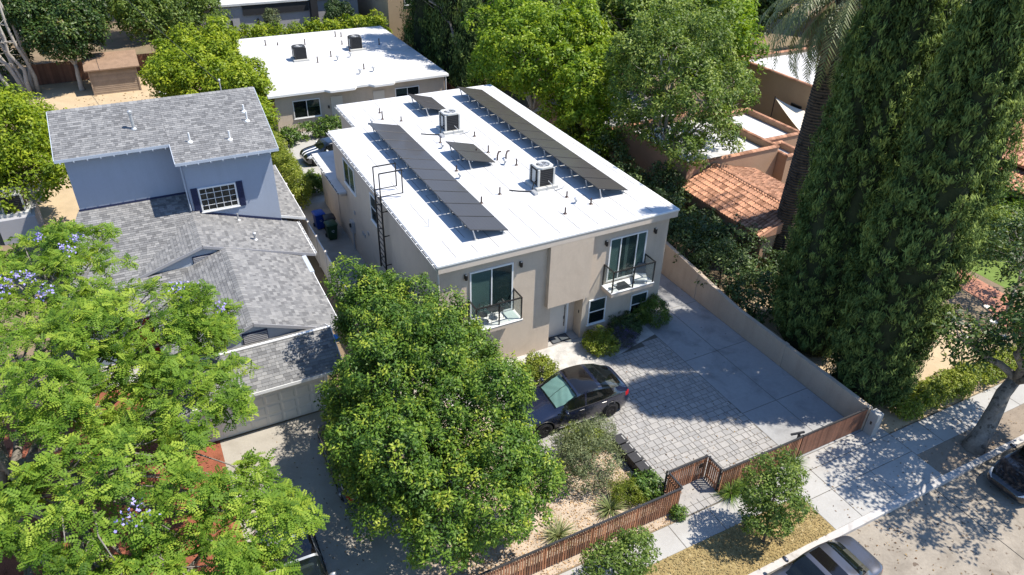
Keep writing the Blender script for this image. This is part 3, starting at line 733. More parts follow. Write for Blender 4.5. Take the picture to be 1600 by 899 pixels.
tr.bar((-10.9, 1.75, 3.345), (-4.14, 1.75, 3.345), .10, .05); tr.build('ridge_flashing', 'white_paint', B)
def board(p0, p1, m='white_paint', w_=.03, h=.14, name='fascia_board'):
    return MB().bar(p0, p1, w_, h).build(name, m, B)
board((-10.93, .0, 2.36), (-4.14, .0, 2.36)); board((-4.15, .0, 2.36), (-4.15, 1.75, 3.24)); board((-4.15, 1.78, 3.24), (-4.15, 2.94, 2.64))
board((-3.47, 2.5, 2.45), (-3.47, 9.28, 2.45)); board((-3.47, 2.53, 2.44), (-7.02, 2.53, 3.79), 'grey_stucco'); board((-10.5, 2.53, 2.44), (-7.02, 2.53, 3.79), 'grey_stucco')
board((-2.92, 9.27, 2.46), (-2.92, 13.0, 2.46)); board((-2.95, 9.28, 2.46), (-7.97, 9.28, 4.1), 'grey_stucco'); board((-11.4, 9.28, 2.99), (-7.97, 9.28, 4.1), 'grey_stucco')
board((-13.12, 13.78, zr(13.8)-.06), (-8.2, 13.78, zr(13.8)-.06), 'stucco_blue_light'); board((-8.22, 12.38, zr(12.4)-.06), (-3.4, 12.38, zr(12.4)-.06), 'stucco_blue_light')
board((-3.40, 12.38, zr(12.4)-.06), (-3.40, 17.3, zr(17.3)-.06), 'stucco_blue_light'); board((-13.12, 13.78, zr(13.8)-.06), (-13.12, 17.3, zr(17.3)-.06), 'stucco_blue_light'); board((-8.215, 12.38, zr(12.4)-.06), (-8.215, 13.8, zr(13.8)-.06), 'stucco_blue_light')
board((-2.43, 13.28, 2.5), (-2.43, 21, 2.5)); board((-3.72, 13.27, 2.9), (-2.45, 13.27, 2.5))
for i in range(9):
    x = -12.9+i*.56 if i < 9 else 0
    MB().box(x-.02, x+.02, 13.74, 14.40, zr(13.8)-.2, zr(13.8)-.13).build('rafter_tail', 'stucco_blue_light', B)
for i in range(8):
    x = -7.75+i*.56; MB().box(x-.02, x+.02, 12.34, 13.0, zr(12.4)-.2, zr(12.4)-.13).build('rafter_tail', 'stucco_blue_light', B)
# flashing where the lower roofs meet the upper walls
fl = MB(); fl.bar((-12.85, 14.375, 4.64), (-7.92, 14.375, 4.64), .02, .14); fl.bar((-7.915, 12.97, 4.22), (-7.915, 14.37, 4.64), .02, .14); fl.bar((-7.9, 12.98, 4.18), (-3.74, 12.98, 2.86), .02, .14)
fl.build('flashing', 'navy', B)
# upper window: five by four lights, shutters
window(B, (-7.47, 13.0, 4.10), X1, -Y1, 1.80, 1.29, vbars=(.2, .4, .6, .8), hbars=(.25, .5, .75), name='window', mun=.025, fw=.07)
for x0, x1 in ((-7.80, -7.50), (-5.64, -5.34)):
    s = MB().box(x0, x1, 12.955, 12.998, 4.06, 5.42).build('shutter', 'navy', B)
    sl_ = MB()
    for k in range(16): sl_.box(x0+.04, x1-.04, 12.94, 12.957, 4.12+k*.08, 4.16+k*.08)
    sl_.build('louvre', 'navy', s)
MB().tube([(-8.0, 12.93, 7.0), (-7.98, 12.93, 4.3)], .035, 8).build('downspout', 'stucco_blue_light', B)
# gable louvre vents
for (x, y, z, wv, hv) in ((-7.02, 2.655, 3.0, 1.0, .55), (-7.97, 9.395, 3.3, 1.1, .5)):
    v = MB().box(x-wv/2, x+wv/2, y-.03, y, z-hv*.2, z+hv*.7).build('gable_vent', 'navy', B)
    lv = MB()
    for k in range(5): lv.box(x-wv/2+.03, x+wv/2-.03, y-.055, y-.031, z-hv*.15+k*hv*.16, z-hv*.15+k*hv*.16+.05)
    lv.build('louvre', 'grey_stucco', v)
# roof pipes
def roof_pipe(x, y, z, h, r=.04, m='white_paint', cap=False):
    p = MB().lathe((x, y, z-.03), [(.14, 0), (.13, .05), (r, .12), (r, h), (r*.8, h)], 10); 
    if cap: p.lathe((x, y, z+h-.06), [(r*1.5, 0), (r*1.5, .10), (r*.5, .14)], 10)
    return p.build('vent_pipe', m, B)
roof_pipe(-9.55, 15.24, zr(15.24), .85, .07, 'galv_metal', True); roof_pipe(-7.26, 13.76, zr(13.76), .5); roof_pipe(-5.45, 13.52, zr(13.52), .5); roof_pipe(-4.34, 14.71, zr(14.71), .55); roof_pipe(-4.33, 15.45, zr(15.45), .4)
roof_pipe(-5.5, 10.4, 3.34, .35, .06, 'galv_metal', True); roof_pipe(-5.9, 12.6, 3.45, .45, .035, 'galv_metal')
# garage door: four rows of eight raised panels
gd = MB().box(-9.8, -4.92, .70, .745, .02, 2.16).build('garage_door', 'garage_panel', B)
for r_ in range(4):
    for c_ in range(8):
        x0 = -9.8+.06+c_*.608; z0 = .08+r_*.53
        MB().add([(x0, .699, z0), (x0+.54, .699, z0), (x0+.54, .699, z0+.42), (x0, .699, z0+.42), (x0+.05, .678, z0+.05), (x0+.49, .678, z0+.05), (x0+.49, .678, z0+.37), (x0+.05, .678, z0+.37)],
                 [(4, 5, 6, 7), (0, 1, 5, 4), (1, 2, 6, 5), (2, 3, 7, 6), (3, 0, 4, 7)]).build('door_panel', 'garage_panel', gd)
MB().box(-4.90, -4.77, .62, .74, 0, 2.3).box(-9.95, -9.82, .62, .74, 0, 2.3).box(-9.95, -4.77, .62, .74, 2.17, 2.34).build('door_frame', 'white_paint', gd)
gl = MB().box(-4.66, -4.56, .66, .748, 1.75, 2.05).lathe((-4.61, .60, 1.7), [(.06, 0), (.07, .3), (.02, .36)], 8).build('wall_lamp', 'black_metal', B)
MB().box(-4.12, -3.98, 1.1, 1.45, 2.95, 3.12).build('blue_tarp_scrap', 'tape_blue', B)
rd = MB().box(-11.75, -10.8, 7.545, 7.598, .1, 2.2).build('door', 'red_door', B)
MB().box(-11.86, -11.76, 7.52, 7.598, .1, 2.32).box(-10.79, -10.69, 7.52, 7.598, .1, 2.32).box(-11.86, -10.69, 7.52, 7.598, 2.21, 2.32).build('door_frame', 'white_paint', rd)
for x in (-10.45, -13.4): MB().box(x-.06, x+.06, 7.05, 7.17, 0, 2.42).build('porch_post', 'white_paint', B)
MB().box(-13.6, -10.3, 5.9, 7.6, 0, .1).build('porch_floor', 'concrete', B)
gutter(B, -2.95, 9.3, -2.95, 13.0, 2.55)

# ------------------------------------------------------------------ white vinyl fence between the houses
VF = thing('vinyl_fence', (-2.2, 8, 0), 'white vinyl privacy fence with capped posts between blue house and beige house', 'fence')
y = -.6; n = 0
pp = MB().box(-.06, .06, -.06, .06, 0, 1.95).mesh('post', 'vinyl_white')
cp = MB().add([(-.075, -.075, 1.952), (.075, -.075, 1.952), (.075, .075, 1.952), (-.075, .075, 1.952), (0, 0, 2.02)], [(0, 3, 2, 1), (0, 1, 4), (1, 2, 4), (2, 3, 4), (3, 0, 4)]).mesh('post_cap', 'vinyl_white')
pn = MB()
for k in range(11): pn.box(-.012, .012, .065+k*.153, .065+k*.153+.149, .16, 1.74)
pn.box(-.03, .03, .062, 1.75, .06, .16); pn.box(-.03, .03, .062, 1.75, 1.74, 1.84)
pnm = pn.mesh('panel', 'vinyl_white')
while y < 19.5:
    q = inst('post', pp, VF, (-2.2, y, 0)); c = bpy.data.objects.new('post_cap', cp); COL.objects.link(c); c.parent = q
    if y+1.81 < 19.6: inst('panel', pnm, VF, (-2.2, y, 0))
    y += 1.812

# ------------------------------------------------------------------ retaining wall on the right
RW = MB(); prof = [(-10.28, 1.22), (-2.4, 1.22), (3.6, 1.9), (24, 1.95)]
v0 = []
for x in (14.63, 14.83):
    v0 += [(x, y, -.2) for y, _ in prof]+[(x, y, z) for y, z in prof]
k = len(prof); fs = []
for i in range(k-1):
    fs += [(i, i+k, i+1+k, i+1), (2*k+i, 2*k+i+1, 3*k+i+1, 3*k+i), (k+i, 3*k+i, 3*k+i+1, k+i+1)]
fs += [(0, 2*k, 3*k, k), (k-1, 2*k-1, 4*k-1, 3*k-1)]
rw = RW.add(v0, fs).build('garden_wall', 'stucco_tan', base=(14.73, -2, 0))
tag(rw, 'long tan block wall running beside the concrete driveway below the cypress', 'wall')
pil = MB().box(14.6, 14.86, -5.62, -5.40, 0, 1.24).box(14.6, 14.86, .6, .82, 0, 1.6).build('pilaster', 'stucco_tan', rw)
gp = MB().bbox(14.66, 15.0, -10.72, -10.32, 0, 1.16, .02).build('gate_pillar', 'concrete', base=(14.83, -10.5, 0)); tag(gp, 'pale concrete pillar at end of wooden gate below cypress', 'pillar')
MB().box(14.655, 14.66, -10.56, -10.48, .55, .7).build('switch_box', 'black_metal', gp)

# ------------------------------------------------------------------ slatted wood fence, entry gate and sliding gate
SL = []
for t_ in (.05, .35, .6, .95):
    mb = MB(); mb.cur = t_; mb.bbox(-.029, .029, -.014, .014, .05, 1.17, .004); SL.append(mb.mesh('slat', 'wood_slat'))
def slat_run(F, p0, p1, pitch=.098):
    p0 = Vector(p0); p1 = Vector(p1); d = p1-p0; Ln = d.length; d.normalize(); ang = math.atan2(d.y, d.x); n = Vector((-d.y, d.x, 0))
    q = .05
    while q < Ln-.02:
        p = p0+d*q; inst('slat', R0.choice(SL), F, (p.x, p.y, R0.uniform(-.006, .006)), (0, 0, ang)); q += pitch
    for z, nm, m in ((.22, 'rail', 'wood_slat'), (.95, 'rail', 'wood_slat')):
        MB().bar(p0+n*.036+UP*z, p1+n*.036+UP*z, .035, .07).build(nm, m, F)
    MB().bar(p0+UP*1.195, p1+UP*1.195, .07, .035).build('top_rail', 'dark_trim', F)
    k = max(1, round(Ln/1.9))
    for i in range(k+1):
        p = p0+d*(Ln*i/k); MB().box(p.x-.025+n.x*.085, p.x+.025+n.x*.085, p.y-.025+n.y*.085, p.y+.025+n.y*.085, 0, 1.17).build('post', 'dark_trim', F)
F1 = thing('slat_fence', (1, -10.23, 0), 'brown wooden slat fence along gravel front yard, street side of dense green tree', 'fence', 'slat fence runs')
slat_run(F1, (-4.2, -10.23, 0), (5.07, -10.23, 0)); slat_run(F1, (5.07, -10.18, 0), (5.07, -9.44, 0))
F2 = thing('slat_gate', (6, -9.4, 0), 'wooden slat entry gate set back from the sidewalk at the paved entry', 'gate')
slat_run(F2, (5.09, -9.40, 0), (6.93, -9.40, 0)); MB().box(6.55, 6.7, -9.46, -9.43, .75, .95).build('latch', 'black_metal', F2)
F3 = thing('slat_fence', (9, -10.23, 0), 'brown wooden slat fence behind small street tree, joining the solid gate', 'fence', 'slat fence runs')
slat_run(F3, (6.93, -9.44, 0), (6.93, -10.18, 0)); slat_run(F3, (6.93, -10.23, 0), (10.95, -10.23, 0))
F4 = thing('sliding_gate', (12.8, -10.2, 0), 'solid reddish brown wooden sliding gate across concrete driveway', 'gate')
x = 11.02
BD = []
for t_ in (.1, .4, .6, .9):
    mb = MB(); mb.cur = t_; mb.bbox(-.0485, .0485, -.012, .012, .06, 1.18, .003); BD.append(mb.mesh('board', 'wood_gate'))
while x < 14.55:
    inst('board', R0.choice(BD), F4, (x+.05, -10.22, 0)); x += .1
MB().box(11.0, 14.58, -10.25, -10.19, 1.182, 1.225).build('top_rail', 'dark_trim', F4); MB().box(11.0, 14.58, -10.20, -10.15, .04, .12).build('bottom_rail', 'dark_trim', F4)
MB().box(11.0, 11.06, -10.205, -10.14, 0, 1.18).box(14.5, 14.56, -10.205, -10.14, 0, 1.18).build('post', 'dark_trim', F4)
MB().bar((10.6, -9.95, 1.2), (11.15, -10.1, 1.24), .07, .07).bar((10.95, -10.05, 1.2), (10.95, -10.05, 0), .07).build('gate_guide', 'dark_trim', F4)

# ------------------------------------------------------------------ back house
K = thing('back_house', (7, 41, 0), 'single storey beige house with white flat roof and stepped eave behind main house', 'house')
MB().box(.05, 13.9, 32.62, 49.3, -.1, 3.0).build('wall', 'stucco_beige', K)
KP = [(-.45, 32.3), (3.85, 32.3), (4.15, 31.85), (6.05, 31.85), (6.35, 32.3), (7.35, 32.3), (7.65, 31.85), (9.2, 31.85), (9.5, 32.3), (14.15, 32.3), (14.15, 49.6), (-.45, 49.6)]
kr = MB().prism(KP, 3.08, 3.2).build('roof', 'roof_white', K)
e = MB()
for i in range(9): 
    a, b = KP[i], KP[i+1]; e.bar((a[0], a[1]-.03, 3.10), (b[0], b[1]-.03, 3.10), .06, .16)
e.build('fascia', 'white_paint', K)
window(K, (1.34, 32.62, 1.1), X1, -Y1, 2.1, 1.4, vbars=(.5,), name='window', pane='pane', blind=[(.5, .97, .55, .95, 'blind')])
window(K, (9.57, 32.62, 1.1), X1, -Y1, 2.07, 1.36, vbars=(.5,), name='window', pane='pane', blind=[(.03, .5, .6, .95, 'blind')])
for x in (4.28, 7.72):
    d_ = MB().box(x, x+.94, 32.56, 32.615, .02, 2.45).build('door', 'cream_door', K); MB().lathe((x+.08, 32.52, 1.0), [(.03, 0), (.03, .06)], 8, 'y').build('handle', 'black_metal', d_)
    MB().box(x-.25, x-.15, 32.54, 32.61, 1.6, 1.8).build('wall_lamp', 'black_metal', K)
for (x, y, h) in ((2.3, 46.5, .5), (5.6, 45.5, .5), (6.7, 40.8, .5), (5.2, 39.5, .5), (8.9, 47.2, .5), (9.4, 47.0, .4), (8.6, 41.5, .4), (8.2, 36.2, .45), (11.8, 43, .55), (3.3, 46.2, .25), (8.7, 44.3, .35)):
    MB().lathe((x, y, 3.198), [(.11, 0), (.05, .06), (.05, h), (.04, h)], 8).build('vent_pipe', 'bronze_metal', kr)
for (x, y) in ((6.9, 39.4), (8.2, 40.0), (7.5, 35.0), (8.7, 35.2)):
    MB().lathe((x, y, 3.198), [(.13, 0), (.07, .05), (.06, .3), (.15, .33), (.15, .4), (.04, .45)], 10).build('roof_vent', 'galv_metal', kr)
MB().tube([(14.0, 32.25, 3.1), (13.98, 32.5, 2.9), (13.98, 32.55, .1)], .05, 8).build('downspout', 'white_paint', K)
ac_unit('dark air conditioner on back house roof nearer the lime tree', 4.05, 40.9, 3.2, 1.0, 1.0, False, True)
ac_unit('dark air conditioner on back house roof nearer the dappled shade', 9.35, 42.3, 3.2, 1.0, 1.0, False, True)
ac_unit('air conditioner at the far left beside the blue house wall', -16.75, 23.0, 1.5, 1.15, 1.05, False)
st = MB().bbox(-17.7, -15.8, 21.9, 24.1, 0, 1.5, .03).build('utility_block', 'grey_stucco', base=(-17, 22.7, 0)); tag(st, 'low pale block with an air conditioner on top left of blue house', 'wall')

# ------------------------------------------------------------------ shed
S = thing('garden_shed', (-10.5, 49.4, 0), 'old tan wooden shed with brown sloping roof in the dirt yard', 'shed')
k = 0; z = 0
while z < 2.05:
    mb = MB(); mb.cur = R0.random(); mb.add([(-12.3, 48.2-.02, z), (-8.65, 48.2-.02, z), (-8.65, 48.2, z+.165), (-12.3, 48.2, z+.165), (-12.3, 48.25, z), (-8.65, 48.25, z)], [(0, 1, 2, 3), (0, 4, 5, 1)])
    mb.build('board', 'shed_board', S); z += .165
MB().box(-12.3, -8.65, 48.22, 50.7, 0, 2.1).build('wall', 'shed_board', S)
for x in (-12.36, -8.68): MB().box(x, x+.1, 48.13, 48.22, 0, 2.1).build('corner_post', 'shed_board', S)
MB().add([(-12.6, 47.85, 2.12), (-8.3, 47.85, 2.12), (-8.3, 50.9, 2.75), (-12.6, 50.9, 2.75), (-12.6, 47.85, 2.22), (-8.3, 47.85, 2.22), (-8.3, 50.9, 2.85), (-12.6, 50.9, 2.85)], [(0, 3, 2, 1), (4, 5, 6, 7), (0, 1, 5, 4), (1, 2, 6, 5), (2, 3, 7, 6), (3, 0, 4, 7)]).build('roof', 'shed_roof', S)
pt = MB().box(-7.3, -6.3, 44, 48.5, .004, .06).build('garden_path', 'concrete'); pt['kind'] = 'structure'

# ------------------------------------------------------------------ Spanish style houses on the right
def tile_mesh(t_):
    mb = MB(); mb.cur = t_; n = 5; vs = []
    for (y, r, z) in ((0, .105, .03), (.42, .085, .012)):
        for k in range(n+1):
            a = math.pi*k/n; vs.append((-r*math.cos(a), y, z+r*.85*math.sin(a)))
    return mb.add(vs, [(k, k+1, k+n+2, k+n+1) for k in range(n)]+[tuple(range(n+1))]).mesh('roof_tile', 'clay', True)
TL = [tile_mesh(t_) for t_ in (.05, .3, .5, .7, .95)]
def tiles(parent, O, a, b, nx, nt, pieces, seed, px=.215, pt_=.36):
    rr = random.Random(seed); a = Vector(a).normalized(); b = Vector(b).normalized(); n = a.cross(b).normalized()
    if n.z < 0: n = -n
    O = Vector(O); rot3 = Matrix((b.cross(n), b, n)).transposed(); rot = rot3.to_euler(); mb = MB(); c = 0
    for j in range(nt):
        for i in range(nx):
            p = O+a*(i*px+px/2)+b*(j*pt_)+a*rr.uniform(-.01, .01); q = rr.randrange(5)
            if c < pieces: inst('roof_tile', TL[q], parent, p, rot); c += 1
            else:
                mb.cur = (.05, .3, .5, .7, .95)[q]; vs = [p+rot3 @ v.co for v in TL[q].vertices]
                mb.add(vs, [tuple(f.vertices) for f in TL[q].polygons])
    if mb.v:
        o = mb.build('roof_tiles', 'clay', parent, True); o['kind'] = 'stuff'
def coping(parent, p0, p1, seed=0):
    rr = random.Random(seed); p0 = Vector(p0); p1 = Vector(p1); d = p1-p0; L = d.length; d.normalize(); mb = MB(); q = 0; s = d.cross(UP).normalized()
    while q < L:
        mb.cur = rr.random(); e = min(q+.36, L); vs = []
        for t_ in (q, e):
            for k in range(5):
                a = math.pi*k/4; vs.append(p0+d*t_+s*(-.17*math.cos(a))+UP*(.11*math.sin(a)+(.012 if t_ == q else 0)))
        mb.add(vs, [(k, k+1, k+6, k+5) for k in range(4)]+[(0, 1, 2, 3, 4)]); q += .34
    o = mb.build('coping_tiles', 'clay', parent); o['kind'] = 'stuff'
E1 = thing('spanish_house', (23, 8, 0), 'orange stucco house with red barrel tile roof and white flat roofs behind palm trunk', 'house')
MB().box(19.5, 24.6, 1.3, 8.15, 0, 2.45).build('wall', 'stucco_orange', E1)
def gable_under(parent, xr_, zr_, xw, zw, xe, ze, y0, y1, m='clay'):
    MB().add([(xw, y0, zw), (xr_, y0, zr_), (xe, y0, ze), (xw, y1, zw), (xr_, y1, zr_), (xe, y1, ze), (xw, y0, zw-.1), (xe, y0, ze-.1), (xw, y1, zw-.1), (xe, y1, ze-.1)],
             [(0, 1, 4, 3), (1, 2, 5, 4), (0, 6, 7, 2, 1), (3, 4, 5, 9, 8), (6, 8, 9, 7), (0, 3, 8, 6), (2, 7, 9, 5)]).build('roof_deck', 'underlay' if m is None else m, parent)
gable_under(E1, 21.6, 3.40, 19.1, 2.40, 24.9, 2.55, 1.1, 8.1)
tiles(E1, (19.05, 8.1, 2.41), (0, -1, 0), (2.5, 0, 1.0), 32, 8, 210, 21)
tiles(E1, (24.95, 1.1, 2.56), (0, 1, 0), (-3.3, 0, .85), 32, 9, 90, 22)
coping(E1, (21.6, 1.05, 3.44), (21.6, 8.1, 3.44), 3)
def flat_block(parent, x0, x1, y0, y1, zt, m, par=.45, seed=0):
    MB().box(x0, x1, y0, y1, 0, zt).build('wall', m, parent)
    MB().box(x0, x1, y0, y0+.2, zt, zt+par).box(x0, x1, y1-.2, y1, zt, zt+par).box(x0, x0+.2, y0+.2, y1-.2, zt, zt+par).box(x1-.2, x1, y0+.2, y1-.2, zt, zt+par).build('parapet', m, parent)
    MB().box(x0+.2, x1-.2, y0+.2, y1-.2, zt, zt+.02).build('flat_roof', 'flat_roof', parent)
    z = zt+par+.003
    for i, (p, q) in enumerate((((x0, y0+.1, z), (x1, y0+.1, z)), ((x1-.1, y0, z), (x1-.1, y1, z)), ((x1, y1-.1, z), (x0, y1-.1, z)), ((x0+.1, y1, z), (x0+.1, y0, z)))): coping(parent, p, q, seed+i)
flat_block(E1, 19.6, 27.0, 8.2, 15.5, 3.2, 'stucco_orange', .45, 30)
flat_block(E1, 17.6, 26.0, 15.6, 24, 3.1, 'stucco_orange', .35, 40)
flat_block(E1, 27.05, 30.6, 9.6, 15, 3.15, 'stucco_orange', .35, 50)
flat_block(E1, 27.05, 28.6, 7.4, 9.55, 2.9, 'stucco_orange', .35, 60)
E2 = thing('sand_house', (40, 17, 0), 'sand coloured flat roofed block with tile edged parapet left of palm trunk', 'house')
flat_block(E2, 36.4, 47, 14.2, 23, 4.2, 'stucco_sand', .3, 70)
window(E2, (36.4, 16.2, 1.6), -Y1, -X1, 1.1, 1.2, name='window', frame='dark_trim', sill=False)
SA = thing('shade_sail', (36, 14, 0), 'cream triangular shade sail beside sand coloured house', 'shade sail')
cs = [Vector((35.6, 17.2, 3.0)), Vector((33.4, 11.9, 2.2)), Vector((36.2, 12.6, 3.0))]; n_ = 8; vs = []; idx = {}
for i in range(n_+1):
    for j in range(n_+1-i):
        a, b = i/n_, j/n_; c = 1-a-b; p = cs[0]*a+cs[1]*b+cs[2]*c; p.z -= 1.6*(a*b+b*c+c*a)*.5; cen = (cs[0]+cs[1]+cs[2])/3
        p = p+(cen-p)*(.35*(a*b+b*c+c*a-0)*(1-3*min(a, b, c))); idx[(i, j)] = len(vs); vs.append(tuple(p))
fs = []
for i in range(n_):
    for j in range(n_-i):
        fs.append((idx[(i, j)], idx[(i+1, j)], idx[(i, j+1)]))
        if i+j < n_-1: fs.append((idx[(i+1, j)], idx[(i+1, j+1)], idx[(i, j+1)]))
MB().add(vs, fs).build('cloth', 'sail_cloth', SA, True)
for c in cs: MB().tube([(c.x, c.y, 0), (c.x, c.y, c.z+.1)], .04, 8).build('mast', 'dark_trim', SA)
E3 = thing('tile_roof_house', (44, 1, 0), 'pale house with red clay tile gable right of the tall cypress', 'house')
MB().box(40.6, 50, -3, 7, 0, 3.2).build('wall', 'stucco_sand', E3)
gable_under(E3, 45, 5.0, 40.0, 3.2, 50.5, 3.2, -3.6, 7.6)
tiles(E3, (39.95, 7.6, 3.21), (0, -1, 0), (5, 0, 1.8), 52, 15, 0, 23)
window(E3, (40.6, 2.6, 1.4), -Y1, -X1, 1.5, 1.3, vbars=(.5,), name='window')
MB().add([(38.0, -3.2, 2.35), (40.58, -3.2, 2.9), (40.58, 3.0, 2.9), (38.0, 3.0, 2.35)], [(0, 1, 2, 3)]).build('porch_roof_deck', 'clay', E3)
tiles(E3, (37.95, 3.0, 2.37), (0, -1, 0), (2.6, 0, .55), 29, 7, 0, 24)
MB().box(38.2, 40.55, -3, 2.8, 0, 2.3).build('porch_wall', 'stucco_sand', E3)
bp_ = MB().prism([(29.0, -2.2), (30.6, -3.0), (30.3, -6.6), (28.2, -9.4), (27.0, -8.6), (28.6, -6.2)], .0, .03).build('brick_path', 'brick_path'); bp_['kind'] = 'structure'
# ------------------------------------------------------------------ far buildings
G = thing('grey_modern_house', (6, 62, 0), 'grey stucco modern building with dark window band beyond back house hedge', 'house')
MB().box(-3, 14.6, 58.5, 74, 0, 4.3).build('wall', 'grey_stucco', G)
MB().box(-3.3, 14.9, 58.2, 74.2, 4.3, 4.5).build('roof', 'flat_roof', G)
MB().box(2.5, 9.2, 58.3, 58.5, 3.3, 4.25).build('window_band', 'dark_trim', G)
MB().box(9.3, 10.0, 57.6, 58.5, 0, 4.6).build('fin_wall', 'dark_trim', G)
for x in (1.2, 3.8, 12.6, 13.4): MB().box(x, x+.15, 58.3, 58.5, 2.2, 2.9).build('wall_lamp', 'black_metal', G)
MB().box(8.2, 12.4, 58.42, 58.5, .4, 1.7).build('dark_opening', 'dark_trim', G)
T = thing('tan_building', (20, 60, 0), 'tall tan stucco building behind dark cypress trees at top of view', 'building')
MB().box(16.2, 30, 53, 70, 0, 7.5).build('wall', 'stucco_sand', T); MB().box(15.9, 30.3, 52.7, 70.3, 7.5, 7.7).build('roof', 'flat_roof', T)
for x in (18, 21.5, 25): window(T, (x, 53, 4.2), X1, -Y1, 1.6, 1.4, vbars=(.5,), name='window')
Wd = thing('white_building', (-20, 76, 0), 'white house glimpsed between trees at far left top', 'house')
MB().box(-28, -12, 70, 82, 0, 5).build('wall', 'white_paint', Wd); MB().box(-28.4, -11.6, 69.6, 82.4, 5, 5.2).build('roof', 'flat_roof', Wd)
for x in (-26, -20, -15): window(Wd, (x, 70, 2.4), X1, -Y1, 1.8, 1.4, vbars=(.5,), name='window')
# timber boundary fences behind
def board_fence(label, x0, y0, x1, y1, h=1.8):
    F = thing('board_fence', (x0, y0, 0), label, 'fence', 'board fences'); d = Vector((x1-x0, y1-y0, 0)); L = d.length; d.normalize(); ang = math.atan2(d.y, d.x); q = 0
    ms = []
    for t_ in (.1, .5, .9):
        mb = MB(); mb.cur = t_; mb.box(.003, .197, -.012, .012, 0, h); ms.append(mb.mesh('board', 'wood_gate'))
    while q < L:
        inst('board', R0.choice(ms), F, (x0+d.x*q, y0+d.y*q, R0.uniform(-.02, .02)), (0, 0, ang)); q += .2
    MB().bar((x0, y0+.03, h*.8), (x1, y1+.03, h*.8), .04, .08).build('rail', 'wood_gate', F)
    return F
board_fence('dark brown board fence along the right side of back house under trees', 14.9, 24.2, 14.9, 50)
board_fence('dark board fence behind the garden shed', -17, 53.2, -3, 53.2)
# ------------------------------------------------------------------ cars
def interp(pts, x):
    """smooth (monotone cubic-ish) interpolation through control points"""
    xs = [p[0] for p in pts]; zs = [p[1] for p in pts]
    if x <= xs[0]: return zs[0]
    if x >= xs[-1]: return zs[-1]
    i = max(k for k in range(len(xs)-1) if xs[k] <= x)
    h = xs[i+1]-xs[i]; t = (x-xs[i])/h
    def slope(k):
        if k == 0: return (zs[1]-zs[0])/(xs[1]-xs[0])
        if k == len(xs)-1: return (zs[-1]-zs[-2])/(xs[-1]-xs[-2])
        a = (zs[k]-zs[k-1])/(xs[k]-xs[k-1]); b = (zs[k+1]-zs[k])/(xs[k+1]-xs[k])
        return 0 if a*b <= 0 else 2*a*b/(a+b)
    m0, m1 = slope(i)*h, slope(i+1)*h
    return (2*t**3-3*t*t+1)*zs[i]+(t**3-2*t*t+t)*m0+(-2*t**3+3*t*t)*zs[i+1]+(t**3-t*t)*m1
def sstep(a, b, x):
    t = min(1, max(0, (x-a)/(b-a))); return t*t*(3-2*t)
